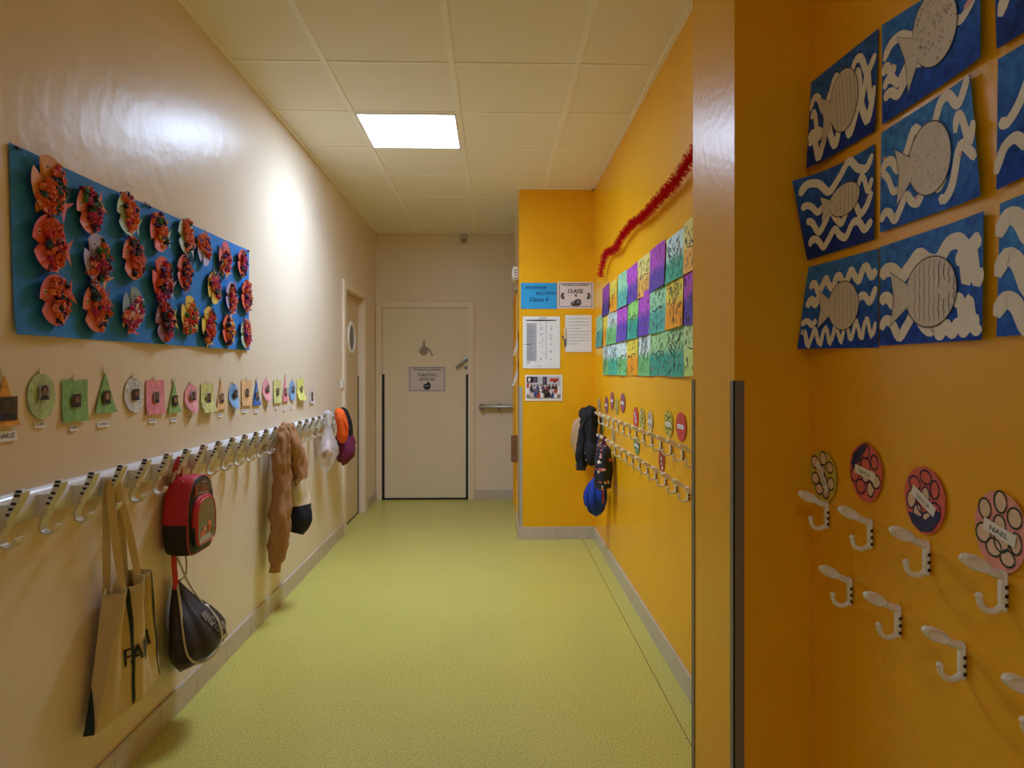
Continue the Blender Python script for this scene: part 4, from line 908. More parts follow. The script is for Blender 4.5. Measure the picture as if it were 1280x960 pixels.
# ---------------------------------------------------------------- canvas tote
ty = hook_at(152)
tote = thing('canvas_tote_bag', 'cream canvas tote bag with black stripes hanging from the coat rack', 'tote bag', FL, ty, HZ, 0)
CANV = mat('cream_canvas', (206, 182, 128), .85, var=.05, vscale=220, bump=.15, bscale=500, spec=.2); STRIPE = mat('dark_green_stripe', (28, 44, 34), .8)
ZT, ZB = .662 - HZ, .250 - HZ                   # top edge and bottom seam
YL0, YR0, YL1, YR1 = 2.09 - ty, 2.255 - ty, 2.02 - ty, 2.44 - ty
def tote_front(s, t):   # s 0..1 left to right, t 0 bottom .. 1 top
    t = max(0.0, min(1.0, t)); e = t ** .8
    xl, xr = YL1 + (YL0 - YL1) * e, YR1 + (YR0 - YR1) * e
    x = xl + (xr - xl) * s
    n = .070 + .020 * e - .020 * (1 - e) * (2 * s - 1) ** 2
    amp = .032 * (.12 + .88 * t)
    n += amp * math.cos(2 * PI * (s * 2.0 - .05)) * (1 - abs(2 * s - 1) ** 4)
    n += .010 * fold(s * 3, t * .6, 1.0, 2.2) + .004 * fold(s * 7, t * 2.0, 4.0, 2.0)
    y = ZB + (ZT - ZB) * t + .010 * t * math.sin(2 * PI * s * 2) + .03 * t * (s - .5)
    # the lower right corner is pulled up and towards the wall
    y += .05 * (1 - t) * max(0.0, s - .6) ** 1.5; n -= .02 * max(0, s - .7) * (1 - t)
    return Vector((x, y, n))
def tote_back(s, t):
    t = max(0.0, min(1.0, t)); f = tote_front(s, t); e = t ** .8
    return Vector((f.x, f.y - .004, .018 + .016 * e * (1 + math.cos(2 * PI * s * 1.5)) * .5 + .004 * math.sin(7 * s)))
NS, NT = 34, 22
m = M(); rings = []
for j in range(NT + 1):
    t = j / NT
    rings.append([tote_front(i / NS, t) for i in range(NS + 1)] + [tote_back(1 - i / NS, t) for i in range(NS + 1)])
m.loft(rings, 0, True, False, mfun=None)
body = m.build('body', CANV, tote, smooth=True, auto=70)
so = body.modifiers.new('cloth', 'SOLIDIFY'); so.thickness = .0022; so.offset = 0
def on_front(s, t, off=0.0):
    p = tote_front(s, t); a = tote_front(min(s + .01, 1), t) - tote_front(max(s - .01, 0), t); b_ = tote_front(s, min(t + .01, 1)) - tote_front(s, max(t - .01, 0))
    return p + a.cross(b_).normalized() * (off + .0024)
on_front.W, on_front.H = .36, ZT - ZB
m = M()
for s, sb, t0 in ((.36, .42, .02), (.97, .90, .0), (.63, .60, .3)):
    ribbon(m, on_front, [(sb + (s - sb) * k / 24, t0 + (1 - t0) * k / 24) for k in range(25)], .011, 0)
m.build('stripe', STRIPE, tote)
# dark green corner of the left end
m = M(); pts = []
for k in range(9):
    t = .34 * k / 8; f = tote_front(0, t); b_ = tote_back(0, t); pts.append((f, b_, t))
rings = [[b_ + Vector((-.0035, 0, 0)), b_.lerp(f, .5 * (1 - t / .34)) + Vector((-.005, 0, 0)), b_.lerp(f, 1 - t / .34) + Vector((-.0035, 0, .001))] for f, b_, t in pts]
m.loft(rings, 0, False, False, closed=False); m.build('corner_patch', STRIPE, tote)
import bmesh
m = M()
for word, s0, s1 in (('FAI', .29, .54), ('I', .80, .84)):     # letters follow the folds: cut the words into small pieces
    vs, fs, w_ = text_mesh(word); bm = bmesh.new(); bv = [bm.verts.new((x, y, 0)) for x, y in vs]
    for f in fs:
        try: bm.faces.new([bv[i] for i in f])
        except ValueError: pass
    for ax in range(28): bmesh.ops.bisect_plane(bm, geom=bm.verts[:] + bm.edges[:] + bm.faces[:], plane_co=(w_ * ax / 28, 0, 0), plane_no=(1, 0, 0))
    for ax in range(6): bmesh.ops.bisect_plane(bm, geom=bm.verts[:] + bm.edges[:] + bm.faces[:], plane_co=(0, .12 * ax, 0), plane_no=(0, 1, 0))
    bm.verts.ensure_lookup_table(); bm.verts.index_update()
    for dx in (-.006, 0, .006):
        m.add([on_front(s0 + v.co.x / w_ * (s1 - s0) + dx, .37 + v.co.y / .69 * .14, .0018) for v in bm.verts], [tuple(v.index for v in f.verts) for f in bm.faces], 0)
    bm.free()
m.build('lettering', BLACK, tote)
for nm_, fn, sa, sb, dn in (('strap', tote_front, .22, .80, .0), ('strap', tote_back, .2, .74, 0)):
    m = M(); a = fn(sa, .90); b_ = fn(sb, .90)
    top = Vector((0, .020 if fn is tote_back else .022, .046 if fn is tote_back else .058))
    off = Vector((0, 0, .004 if fn is tote_front else -.002))
    p = crv([a + off, a + Vector((0, .045, .003)) + off, a * .45 + top * .55 + Vector((-.022, 0, .006)), top + Vector((-.022, -.05, .0)), top + Vector((-.012, -.008, 0)), top, top + Vector((.012, -.008, 0)), top + Vector((.022, -.05, .0)), b_ * .45 + top * .55 + Vector((.012, 0, .006)), b_ + Vector((0, .045, .003)) + off, b_ + off], 6)
    n_ = len(p)
    m.strip(p, (.0105, 0, .006), .0022); m.build(nm_, CANV, tote, smooth=True, auto=60)
# ---------------------------------------------------------------- red backpack
by = hook_at(233)
bp = thing('backpack', 'small red and black backpack with clear front pocket on the coat rack', 'backpack', FL, by + .05, HZ, .004)
RED = mat('red_nylon', (190, 26, 38), .6, var=.1, vscale=40, bump=.2, bscale=60); BLK = mat('black_nylon', (20, 18, 20), .55, var=.1); PIPE = mat('red_piping', (176, 60, 58), .5)
W2, TOPV, BOTV = .112, -.045, -.338
def bp_outline(sx=1.0, k=40, w=W2, top=TOPV, bot=BOTV, narrow=.80):
    """rounded-top outline"""
    kk, k = k, 720; o = []; h = top - bot; cy = (top + bot) / 2
    for i in range(k):
        a = 2 * PI * i / k; c, s = math.cos(a), math.sin(a)
        ex = .55 if s > 0 else .32
        x = math.copysign(abs(c) ** ex, c) * w; y = math.copysign(abs(s) ** (.75 if s > 0 else .4), s) * h / 2
        x *= 1 - (1 - narrow) * max(0, s) ** 1.5
        o.append((x * sx, cy + y * sx))
    acc = [0.0]
    for a, b_ in zip(o, o[1:] + o[:1]): acc.append(acc[-1] + math.hypot(b_[0] - a[0], b_[1] - a[1]))
    res = []; q = 0
    for i in range(kk):
        while acc[q + 1] < acc[-1] * i / kk: q += 1
        res.append(o[q])
    return res
def bp_ring(n, sx): 
    return [Vector((x + .004 * fold(x, y, n, 14), y + .003 * fold(y, x, n + 3, 14), n + .0)) for x, y in bp_outline(sx)]
m = M(); lv = [(.012, .90), (.018, .97), (.035, 1.0), (.06, 1.01), (.09, 1.0), (.104, .985), (.112, .93)]
base = bp_outline()
m.loft([bp_ring(n, s) for n, s in lv], 0, True, True, mfun=lambda i, j: 1 if (base[j][1] < -.200 or i >= 5) else 0)
m.build('body', [RED, BLK], bp, smooth=True)
m = M(); p = [Vector((x, y, .106)) for x, y in bp_outline(.985)]; m.tube(p + p[:1], .0030, 6); m.build('piping', PIPE, bp, smooth=True)
# upper clear window
m = M(); wo = [(x * .70, -.092 + (y + .185) * .20) for x, y in base]
plate(m, wo, .1115, .1135, 0); m.build('window', mat('dark_clear_vinyl', (44, 30, 28), .12, Coat_Weight=.5), bp)
m = M(); plate(m, [(-.03, -.106), (.045, -.112), (.05, -.102), (.02, -.082), (.0, -.08)], .1136, .1142, 0); plate(m, [(-.045, -.110), (.05, -.117), (.05, -.114), (-.045, -.107)], .1136, .1143, 1); plate(m, [(-.005, -.072), (.04, -.076), (.04, -.073), (-.005, -.069)], .1136, .1143, 1)
m.build('window_print', [mat('rust_print', (120, 62, 50), .3), mat('pale_print', (176, 168, 160), .25)], bp)
# front pocket
def pk(s, k=40): return [(x, y) for x, y in bp_outline(s, k, .092, -.120, -.310, .90)]
m = M(); m.loft([[Vector((x, y, n)) for x, y in pk(s)] for n, s in ((.110, 1.0), (.118, 1.01), (.123, .995), (.126, .95))], 0, True, True, mfun=lambda i, j: 1 if pk(1)[j][1] < -.215 and pk(1)[j][0] < .03 else 0)
pkt = m.build('front_pocket', [RED, BLK], bp, smooth=True)
m = M(); win = [(x * .90 + .006, (y + .215) * .93 - .217) for x, y in pk(.96)]
plate(m, win, .1255, .1272, 0); m.build('pocket_window', mat('olive_clear_vinyl', (116, 108, 74), .14, Coat_Weight=.4), pkt)
m = M(); m.tube([Vector((x, y, .1265)) for x, y in win + win[:1]], .0032, 6); m.build('pocket_piping', mat('red_rim', (198, 52, 52), .45), pkt, smooth=True)
m = M(); r3 = random.Random(5)
def bit(x, y, w, h, mi, o=.0): plate(m, [(x - w, y - h), (x + w, y - h * .8), (x + w * .7, y + h), (x - w * .8, y + h * .9)], .1273, .1278 + o, mi)
bit(-.005, -.284, .055, .012, 4)
bit(-.028, -.262, .024, .011, 0, .0002); bit(-.012, -.248, .014, .012, 1, .0004); bit(.030, -.248, .012, .020, 0, .0002); bit(.03, -.232, .016, .007, 1, .0004); bit(.008, -.258, .007, .010, 2, .0002); bit(.05, -.262, .006, .010, 2, .0002)
for k in range(7): bit(-.03 + .012 * k, -.222 + r3.uniform(-.004, .006), .0012, .016, 3)
for k in range(4): bit(-.012, -.236 + .008 * k, .035, .0010, 3)
for k in range(5): bit(r3.uniform(-.045, .0), r3.uniform(-.275, -.25), .0025, .0025, 4, .0006)
m.build('pocket_print', [mat('orange_print', (214, 84, 44), .3), mat('pale_orange_print', (226, 130, 80), .3), mat('green_print', (52, 70, 40), .3), mat('grey_line_print', (158, 152, 124), .3), mat('light_grey_print', (176, 172, 158), .3)], pkt)
m = M(); m.tube([(-.062, -.070, .116), (-.064, -.090, .119), (-.068, -.112, .117)], [.003, .0045, .005], 8, flat=.6); m.build('zip_pull', mat('red_pull', (190, 60, 56), .45), bp, smooth=True)
m = M(); p = crv([(-.046, -.055, .030), (-.066, -.01, .04), (-.062, .022, .050), (-.05, .033, .052), (-.038, .022, .050), (-.026, -.010, .04), (-.012, -.052, .03)], 6); m.strip(p, (0, .001, .010), .003); m.build('hanging_loop', RED, bp, smooth=True, auto=60)
m = M(); p = crv([(-.055, -.30, .03), (-.058, -.36, .032), (-.052, -.43, .034), (-.048, -.470, .034)], 6); m.strip(p, (.011, 0, .004), .0025); m.build('hanging_strap', RED, bp, smooth=True, auto=60)
# ---------------------------------------------------------------- black drawstring bag
ds = thing('drawstring_bag', 'black drawstring sports bag with white cord hanging below the red backpack', 'drawstring bag', FL, 2.585, .548, 0)
DBK = mat('black_brown_nylon', (44, 36, 32), .5, var=.12, vscale=18, bump=.25, bscale=25)
def ds_pt(a, t):
    """t 0 top .. 1 bottom"""
    w = [.006, .034, .062, .098, .124, .142, .138, .105, .05, .0][min(9, int(t * 9))]; w2 = [.006, .034, .062, .098, .124, .142, .138, .105, .05, .0][min(9, int(t * 9) + 1)]
    k = t * 9 - int(t * 9); w = w + (w2 - w) * k
    y = -.385 * t ** .92
    g = .10 * (1 - t) ** .7 * math.sin(9 * a + 2) + .07 * fold(math.cos(a), math.sin(a), t * 1.6, 1.8)
    r_ = w * (1 + g)
    skew = .05 * t * t
    return Vector((r_ * math.cos(a) + skew, y - .05 * t * max(-.4, -math.cos(a)) * .6 * (1 - abs(2 * t - 1.1)), .016 + w * .62 + r_ * .62 * math.sin(a)))
m = M(); m.loft([[ds_pt(2 * PI * k / 40, max(.001, min(.999, j / 26))) for k in range(40)] for j in range(27)], 0, True, True); m.build('body', DBK, ds, smooth=True, auto=80)
CORD = mat('cream_cord', (206, 192, 160), .7)
top = Vector((0, .0, .02))
m = M()
m.tube(crv([(-.02, .385, .006), (-.006, .2, .006), (.004, .10, .008), (.018, .05, .03), (.028, -.03, .058), (.052, -.13, .110)], 8), .0038, 7)
m.tube(crv([(-.008, .385, .006), (.03, .22, .006), (.050, .11, .008), (.064, .07, .03), (.050, .0, .04), (.02, -.02, .03)], 8), .0034, 7)
m.blob((.064, .07, .032), .008, 8, 6)
loop = [ds_pt(a, t) + Vector((0, 0, .004)) for a, t in ((PI * .98, .22), (PI * 1.0, .42), (PI * .97, .58), (PI * .85, .70), (PI * .68, .70), (PI * .55, .58), (PI * .48, .42))]
loop = [p + Vector((-.006 if i < 3 else 0, 0, .010)) for i, p in enumerate(loop)]
m.tube(crv([(-.01, .0, .03)] + [tuple(p) for p in loop] + [(.052, -.13, .118)], 8), .0045, 7)
m.build('cord', CORD, ds, smooth=True)
m = M(); m.blob((.052, -.135, .116), .014, 10, 6, 0, .06, (1, 1, .8)); m.build('cord_stopper', mat('white_stopper', (226, 222, 210), .4), ds, smooth=True)
m = M()
def ds_on(s, t, off=0.0):
    a = 2.0 - s * .85; tt = 1 - t; p = ds_pt(a, tt); return p + Vector((math.cos(a), 0, math.sin(a))).normalized() * (.0065 + off)
ds_on.W, ds_on.H = .12, .33
for k, (tx, t0, h_) in enumerate((('SPORT', .63, .020), ('KIDS', .56, .022), ('CLUB', .48, .022))): put_text(m, tx, ds_on, .30 + .14 * k, t0, h_, 0, bold=.001, fit=.055)
patch(m, ds_on, ell(.62, .40, .14, .035, 16), 1, .002); put_text(m, 'S', ds_on, .62, .385, .022, 0, off=.004)
m.build('lettering', [mat('grey_white_print', (150, 144, 132), .5), mat('white_badge', (214, 210, 200), .5)], ds)
# ---------------------------------------------------------------- cloth limb helper
def limb(m, path, rad, seg=22, mi=0, wr=.010, ws=9.0, k=6, mfun=None, seed=0.0):
    """soft tube of cloth: path (x,y,z), rad (rx, rz) at each point"""
    P_ = crv(path, k); Q = crv([(a, b_, 0) for a, b_ in rad], k); rings = []
    for i, (p, q) in enumerate(zip(P_, Q)):
        d = (P_[min(i + 1, len(P_) - 1)] - P_[max(i - 1, 0)]).normalized()
        e1 = Vector((1, 0, 0)); e1 = (e1 - d * e1.dot(d)).normalized(); e2 = d.cross(e1)
        r_ = []
        for s in range(seg):
            a = 2 * PI * s / seg; v = e1 * (q.x * math.cos(a)) + e2 * (q.y * math.sin(a))
            o = p + v; w_ = wr * noise.noise(Vector((o.x * ws * 2.2 + seed, o.y * ws * .8, o.z * ws * 2.2)))
            w_ += wr * .45 * noise.noise(Vector((o.x * ws * 5 - seed, o.y * ws * 1.8, o.z * ws * 5)))
            o = o + v.normalized() * w_ * min(1, (q.x + q.y) / .03)
            if o.z < .012: o.z = .012
            r_.append(o)
        rings.append(r_)
    m.loft(rings, mi, True, True, mfun=(lambda i, j: mfun(i, j, rings)) if mfun else None)
# ---------------------------------------------------------------- brown sweatshirt
sy = 3.70
sw = thing('sweatshirt', 'brown hooded sweatshirt with cream and navy bands hanging from the coat rack', 'sweatshirt', FL, sy, HZ, 0)
BRN = mat('brown_jersey', (166, 122, 84), .85, var=.08, vscale=60, bump=.2, bscale=300, spec=.2); CRM = mat('cream_jersey', (226, 212, 184), .85, var=.04); NVY = mat('navy_jersey', (20, 24, 44), .85, var=.1)
def sw_band(i, j, rings):
    y = sum(p.y for p in rings[i]) / len(rings[i]); return 0 if y > -.24 else (1 if y > -.395 else 2)
m = M()   # trunk of the garment, banded
limb(m, [(.06, .045, .085), (.09, -.02, .105), (.12, -.12, .118), (.14, -.25, .120), (.15, -.40, .122), (.15, -.50, .130), (.13, -.565, .120)], [(.02, .02), (.06, .035), (.075, .045), (.07, .048), (.075, .056), (.08, .06), (.05, .035)], 30, 0, .018, 11, 6, sw_band)
m.build('body', [BRN, CRM, NVY], sw, smooth=True, auto=80)
m = M()   # the sleeve hanging in front
limb(m, [(-.01, .055, .085), (-.03, .0, .092), (-.05, -.12, .088), (-.045, -.24, .092), (-.06, -.36, .090), (-.075, -.50, .086), (-.075, -.60, .078), (-.085, -.665, .070)], [(.015, .014), (.05, .034), (.064, .044), (.060, .044), (.068, .050), (.070, .052), (.058, .046), (.044, .036)], 34, 0, .019, 14, 8, None, 3.0)
sl = m.build('sleeve', BRN, sw, smooth=True, auto=80)
m = M(); limb(m, [(-.085, -.655, .070), (-.088, -.69, .066), (-.09, -.718, .064)], [(.043, .034), (.036, .028), (.037, .029)], 24, 0, .004, 30, 5); m.build('cuff', BRN, sl, smooth=True, auto=80)
m = M()   # hood folded over the hook
limb(m, [(-.005, .072, .075), (.0, .055, .10), (.02, .0, .125), (.04, -.06, .135), (.055, -.115, .125), (.06, -.15, .11)], [(.012, .012), (.03, .022), (.055, .026), (.062, .026), (.045, .022), (.015, .012)], 26, 0, .018, 16, 6, None, 9.0)
m.build('hood', BRN, sw, smooth=True, auto=80)
m = M(); limb(m, [(.085, -.17, .135), (.09, -.21, .145), (.08, -.25, .14), (.055, -.275, .135)], [(.014, .012), (.024, .02), (.022, .017), (.010, .008)], 16, 0, .008, 11, 5, None, 5.0); m.build('pocket_fold', BRN, sw, smooth=True, auto=80)
# ---------------------------------------------------------------- plastic bag with pink contents
py_ = 4.67
pb = thing('plastic_bag', 'crumpled clear plastic bag hanging near the far end of the coat rack', 'plastic bag', FL, py_, HZ, 0)
PLA = bpy.data.materials.new('clear_crinkled_plastic'); PLA.use_nodes = True; nt = PLA.node_tree; nt.nodes.clear()
out = nt.nodes.new('ShaderNodeOutputMaterial'); tr = nt.nodes.new('ShaderNodeBsdfTransparent'); pr_ = nt.nodes.new('ShaderNodeBsdfPrincipled'); mxs = nt.nodes.new('ShaderNodeMixShader')
pr_.inputs['Base Color'].default_value = (.80, .74, .74, 1); pr_.inputs['Roughness'].default_value = .18; mxs.inputs['Fac'].default_value = .40
nzt = nt.nodes.new('ShaderNodeTexNoise'); nzt.inputs['Scale'].default_value = 35; tcn = nt.nodes.new('ShaderNodeTexCoord'); nt.links.new(tcn.outputs['Object'], nzt.inputs['Vector'])
bmp = nt.nodes.new('ShaderNodeBump'); bmp.inputs['Strength'].default_value = .8; bmp.inputs['Distance'].default_value = .01; nt.links.new(nzt.outputs['Fac'], bmp.inputs['Height']); nt.links.new(bmp.outputs['Normal'], pr_.inputs['Normal'])
nt.links.new(tr.outputs[0], mxs.inputs[1]); nt.links.new(pr_.outputs[0], mxs.inputs[2]); nt.links.new(mxs.outputs[0], out.inputs['Surface'])
m = M(); rings = []; NR = 22
for j in range(NR + 1):
    t = j / NR; y = .07 - .36 * t
    w = (.050 - .018 * min(1, t / .25)) if t < .25 else (.032 + .078 * min(1, (t - .25) / .42) ** 1.2 if t < .67 else .110 - .06 * ((t - .67) / .33) ** 2)
    n0 = .085
    ring_ = []
    for k in range(30):
        a = 2 * PI * k / 30; g = 1 + .26 * noise.noise(Vector((2.2 * math.cos(a) + 4, 2.2 * math.sin(a), t * 4))) + .22 * noise.noise(Vector((5 * math.cos(a) + 9, 5 * math.sin(a), t * 12))) + .12 * math.sin(7 * a + 5 * t) * (1 - t)
        o = Vector((w * g * math.cos(a), y - .05 * max(0, t - .7) * (-math.cos(a)) * 3, n0 + w * .62 * g * math.sin(a))); o.z = max(o.z, .034); ring_.append(o)
    rings.append(ring_)
m.loft(rings, 0, False, True); m.build('bag_film', PLA, pb, smooth=True, auto=70)
for sd in (-1, 1):
    m = M(); p = crv([(sd * .04, .055, .085), (sd * .045, .085, .075), (sd * .015, .065, .07), (0, .055, .064)], 6); m.strip(p, (.002, .0, .012), .0015); m.build('handle', PLA, pb, smooth=True)
m = M(); r3 = random.Random(3)
PKS = [mat('pale_pink_cloth', (222, 176, 164), .8, var=.15, vscale=60), mat('rosy_cloth', (186, 120, 110), .8, var=.2, vscale=60)]
for k in range(9): m.blob((r3.uniform(-.042, .042), -.175 + r3.uniform(-.048, .035), .085 + r3.uniform(-.016, .016)), r3.uniform(.024, .034), 12, 8, k % 2, .10, (1.1, 1, .8), seed=k)
tag(m.build('pink_clothes', PKS, fr=FL @ Matrix.Translation((py_, HZ, 0)), smooth=True, auto=80), 'pink bundle of clothes inside the clear plastic bag', 'clothes')
# ---------------------------------------------------------------- orange hat, navy and burgundy clothes at the rack end
oy = 4.85
m = M(); ORG = mat('bright_orange_fleece', (240, 98, 20), .85, var=.08, vscale=40, bump=.3, bscale=200)
oh = thing('orange_hat', 'bright orange fleece hat hanging at the far end of the coat rack', 'hat', FL, oy, HZ, 0)
limb(m, [(-.02, .078, .105), (.0, .05, .125), (.03, -.02, .135), (.05, -.09, .135), (.055, -.135, .125), (.05, -.155, .115)], [(.02, .014), (.05, .034), (.062, .042), (.06, .042), (.046, .034), (.016, .012)], 22, 0, .010, 10, 6, None, 2.0); m.build('crown', ORG, oh, smooth=True, auto=80)
m = M(); p = crv([(-.03, .03, .150), (.0, -.03, .175), (.03, -.10, .172)], 6); m.tube(p, [.004 + .012 * math.sin(PI * i / (len(p) - 1)) for i in range(len(p))], 10, flat=.6); m.build('seam_fold', ORG, oh, smooth=True)
ny_ = 5.05
nv = thing('navy_burgundy_jacket', 'navy and burgundy jacket hanging last on the coat rack beside the left door', 'jacket', FL, ny_, HZ, 0)
NB = mat('navy_black_cloth', (18, 18, 30), .8, var=.1); BUR = mat('burgundy_cloth', (104, 24, 62), .85, var=.12, vscale=50)
m = M(); limb(m, [(.0, .085, .09), (.01, .06, .10), (.04, -.02, .115), (.07, -.10, .115), (.075, -.18, .11), (.06, -.22, .10)], [(.016, .016), (.04, .034), (.052, .042), (.055, .045), (.05, .04), (.03, .02)], 20, 0, .008, 9, 6, None, 7.0); m.build('hood', NB, nv, smooth=True, auto=80)
m = M(); limb(m, [(.0, -.10, .08), (.02, -.16, .10), (.03, -.22, .11), (.01, -.28, .105), (-.005, -.325, .09)], [(.05, .03), (.085, .06), (.095, .07), (.09, .062), (.055, .035)], 24, 0, .020, 9, 6, None, 4.0); m.build('body', BUR, nv, smooth=True, auto=80)
m = M(); limb(m, [(.06, -.10, .12), (.085, -.15, .14), (.10, -.20, .145)], [(.03, .02), (.05, .03), (.055, .03)], 18, 0, .01, 9, 6, None, 1.0); m.build('sleeve', BUR, nv, smooth=True, auto=80)
m = M(); limb(m, [(.03, -.28, .10), (.04, -.32, .10), (.04, -.352, .095)], [(.02, .016), (.03, .02), (.012, .008)], 14, 0, .006, 9, 5); m.build('lining', NB, nv, smooth=True, auto=80)
# ---------------------------------------------------------------- far nook: dark coat, beige coat, patterned bag, blue cap
def fr_at(Y): return -Y
jk = thing('dark_jacket', 'dark navy jacket hanging on the yellow wall hooks in the corner', 'jacket', FR, -4.93, 1.01, 0)
JN = mat('dark_navy_cloth', (22, 22, 30), .8, var=.2, vscale=30, bump=.3, bscale=120)
m = M(); limb(m, [(.0, .065, .07), (-.01, .03, .08), (-.02, -.06, .085), (-.03, -.18, .085), (-.03, -.27, .09), (-.02, -.335, .088)], [(.03, .025), (.07, .042), (.085, .05), (.095, .054), (.10, .056), (.07, .04)], 28, 0, .022, 13, 6, None, 1.0); m.build('body', JN, jk, smooth=True, auto=80)
m = M(); limb(m, [(.03, .055, .09), (.0, .0, .11), (-.03, -.12, .128), (-.035, -.24, .142), (-.04, -.34, .152), (-.04, -.405, .154)], [(.02, .02), (.045, .036), (.055, .042), (.055, .042), (.05, .038), (.045, .034)], 26, 0, .024, 14, 6, None, 5.0); m.build('sleeve', JN, jk, smooth=True, auto=80)
m = M(); limb(m, [(.05, -.20, .08), (.06, -.27, .088), (.05, -.335, .085), (.045, -.36, .08)], [(.04, .035), (.05, .045), (.045, .04), (.02, .016)], 18, 0, .008, 9, 5, None, 8.0); m.build('pocket_flap', JN, jk, smooth=True, auto=80)
m = M(); 
for q in ((.06, -.27, .135), (.062, -.32, .128), (-.04, -.37, .192)): m.blob(q, .008, 8, 5)
m.build('snap_button', STEEL, jk, smooth=True)
bg = thing('beige_coat', 'beige coat hanging behind the dark jacket in the yellow corner', 'coat', FR, -5.17, 1.01, 0)
m = M(); limb(m, [(-.0, -.02, .11), (-.0, -.08, .125), (-.005, -.16, .132), (-.005, -.24, .125), (.0, -.31, .10)], [(.03, .03), (.06, .06), (.07, .072), (.07, .068), (.04, .04)], 24, 0, .024, 10, 6, None, 2.0); m.build('body', mat('beige_wool', (196, 160, 116), .85, var=.08, vscale=50), bg, smooth=True, auto=80)
m = M(); limb(m, [(-.0, .04, .08), (-.0, .01, .10), (.0, -.04, .11)], [(.02, .02), (.05, .04), (.03, .03)], 16, 0, .008, 8, 5); m.build('collar', JN, bg, smooth=True, auto=80)
m = M(); m.tube(crv([(0, .04, .13), (.0, .05, .10), (0, .045, .07)], 5), .003, 6); m.build('hanging_loop', JN, bg)
# patterned backpack
fb = thing('floral_bag', 'navy bag with pink and white floral print on the lower hook row', 'bag', FR, -4.40, .855, 0)
m = M(); FN = mat('navy_print_cloth', (28, 28, 46), .7, var=.1)
fpath = [(.0, .0, .07), (.0, -.03, .075), (.005, -.12, .078), (.008, -.21, .078), (.0, -.275, .076), (.0, -.30, .074)]; frad = [(.03, .02), (.075, .046), (.085, .056), (.085, .056), (.08, .052), (.03, .025)]
limb(m, fpath, frad, 26, 0, .016, 12, 6, None, 3.0)
body = m.build('body', FN, fb, smooth=True, auto=80)
m = M(); r3 = random.Random(8); pets = body.data.polygons
for k in range(150):
    p = pets[r3.randrange(len(pets))]; c = p.center; nrm = p.normal
    if nrm.z < -.2: continue
    u = nrm.cross(Vector((0, 1, .1))).normalized(); v = nrm.cross(u); r_ = r3.uniform(.007, .015); a0 = r3.uniform(0, 6)
    e = r3.choice((1, 1.8, 2.4))
    m.add([c + nrm * .0018 + (u * math.cos(a0 + q) * e + v * math.sin(a0 + q)) * r_ * (1 if i % 2 else .6) for i, q in enumerate([2 * PI * x / 8 for x in range(8)])], [tuple(range(8))], k % 3)
m.build('floral_print', [mat('pink_flower', (236, 150, 134), .7), mat('cream_flower', (240, 230, 204), .7), mat('rust_flower', (190, 90, 70), .7)], body)
m = M(); p = crv([(-.03, -.01, .075), (-.022, .03, .07), (0, .052, .066), (.022, .03, .07), (.03, -.01, .075)], 6); m.strip(p, (.0, .002, .008), .003); m.build('hanging_loop', BUR, fb, smooth=True)
m = M()
for x, l in ((-.02, -.40), (.012, -.38)): m.strip(crv([(x, -.28, .075), (x + .004, -.33, .08), (x - .004, l, .076)], 5), (.012, 0, .004), .002)
m.build('red_strap', mat('orange_red_strap', (216, 66, 30), .7), fb, smooth=True)
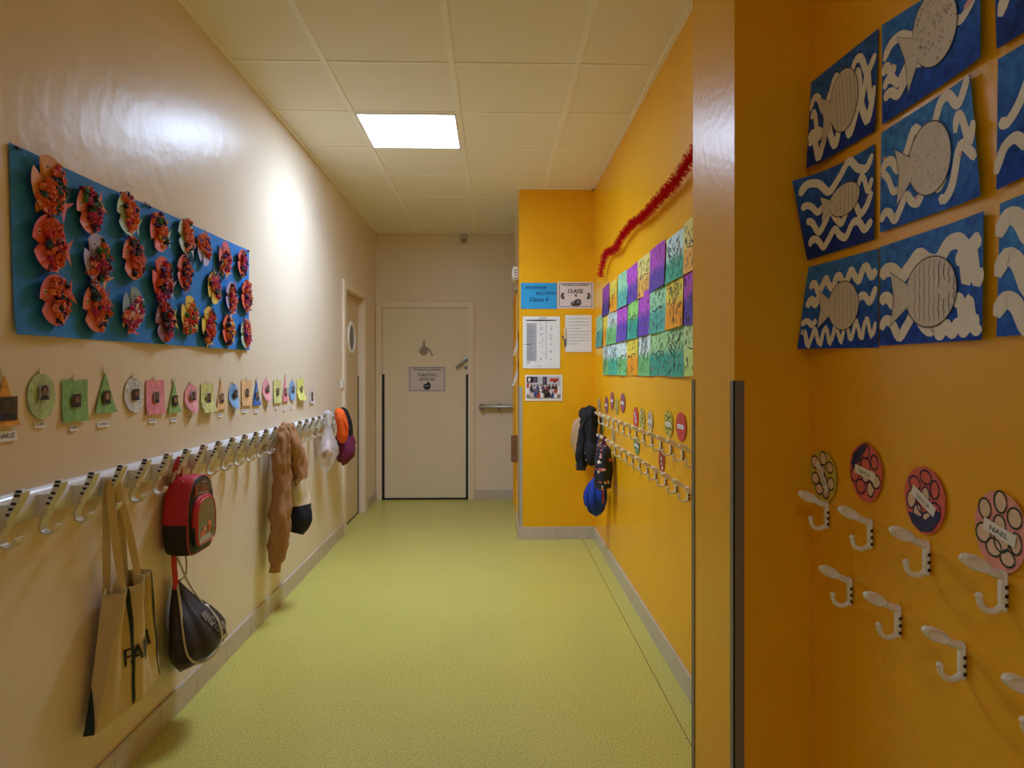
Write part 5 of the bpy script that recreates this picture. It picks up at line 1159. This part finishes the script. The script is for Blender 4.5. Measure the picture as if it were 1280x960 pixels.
# blue cap
cp = thing('blue_cap', 'bright blue cap hanging below the floral bag on the yellow wall', 'cap', FR, -4.62, .855, 0)
BLC = mat('royal_blue_cotton', (22, 60, 170), .8, var=.08, vscale=40, bump=.2, bscale=200)
m = M(); rings = []
for j in range(13):
    t = j / 12
    y = -.268 - .255 * t; w = .086 * math.sin(PI * min(1, .06 + t * .94)) ** .62 + .002
    c = Vector((.01, y, .100 - .008 * t)); rings.append([c + Vector((w * .80 * math.cos(a), .0 + .012 * math.cos(2 * a) * (1 - t), w * .95 * math.sin(a) * (1 + .04 * math.sin(6 * a)))) for a in [2 * PI * k / 28 for k in range(28)]])
for r_ in rings:
    for q in r_: q.z = max(q.z, .03)
m.loft(rings, 0, True, True); m.build('crown', BLC, cp, smooth=True, auto=80)
m = M()
for k in range(5):
    a = .4 + k * .62; m.tube([rings[j][int((a / (2 * PI)) * 28) % 28] + Vector((.002 * math.cos(a), 0, .002 * math.sin(a))) for j in range(1, 12)], .0022, 5)
m.build('seam', mat('dark_blue_thread', (16, 36, 110), .8), cp, smooth=True)
bi = rings[9][6]; m = M(); m.lathe([(.016, -.004), (.017, .003), (.009, .006), (.004, .0062)], 16, 0, Matrix.Translation(bi) @ Matrix.Rotation(R(30), 4, 'X')); m.build('badge', [mat('black_yellow_badge', (180, 160, 60), .5)], cp, smooth=True)
m = M(); p = crv([(.01, -.275, .08), (.006, -.12, .078), (.0, -.02, .082), (0, .045, .07)], 6); m.tube(p, .0045, 7); m.build('back_strap', BLC, cp, smooth=True)
m = M(); limb(m, [(.015, -.26, .08), (.06, -.31, .07), (.065, -.39, .06), (.04, -.45, .06)], [(.02, .02), (.03, .035), (.03, .035), (.012, .02)], 18, 0, .003, 8, 5); m.build('visor', BLC, cp, smooth=True, auto=80)
# ================================================================== camera, world, colour
cam = bpy.data.cameras.new('camera'); co = bpy.data.objects.new('camera', cam); C.objects.link(co)
co.location = (0, 0, CAM_Z); co.rotation_euler = (R(90), 0, -YAW)
cam.sensor_fit = 'HORIZONTAL'; cam.sensor_width = 36; cam.lens = FPX / 1280 * 36; cam.shift_y = (HOR - 480) / 1280; cam.clip_start = .05
sc = bpy.context.scene; sc.camera = co
wd = bpy.data.worlds.new('world'); sc.world = wd; wd.use_nodes = True
wd.node_tree.nodes['Background'].inputs['Color'].default_value = (.9, .93, 1, 1); wd.node_tree.nodes['Background'].inputs['Strength'].default_value = .3
vs_ = sc.view_settings; vs_.view_transform = 'Standard'; vs_.look = 'None'; vs_.gamma = 1; vs_.use_curve_mapping = False; vs_.exposure = EXPO
sc.cycles.max_bounces = 12; sc.cycles.diffuse_bounces = 8; sc.cycles.glossy_bounces = 6; sc.cycles.transparent_max_bounces = 12
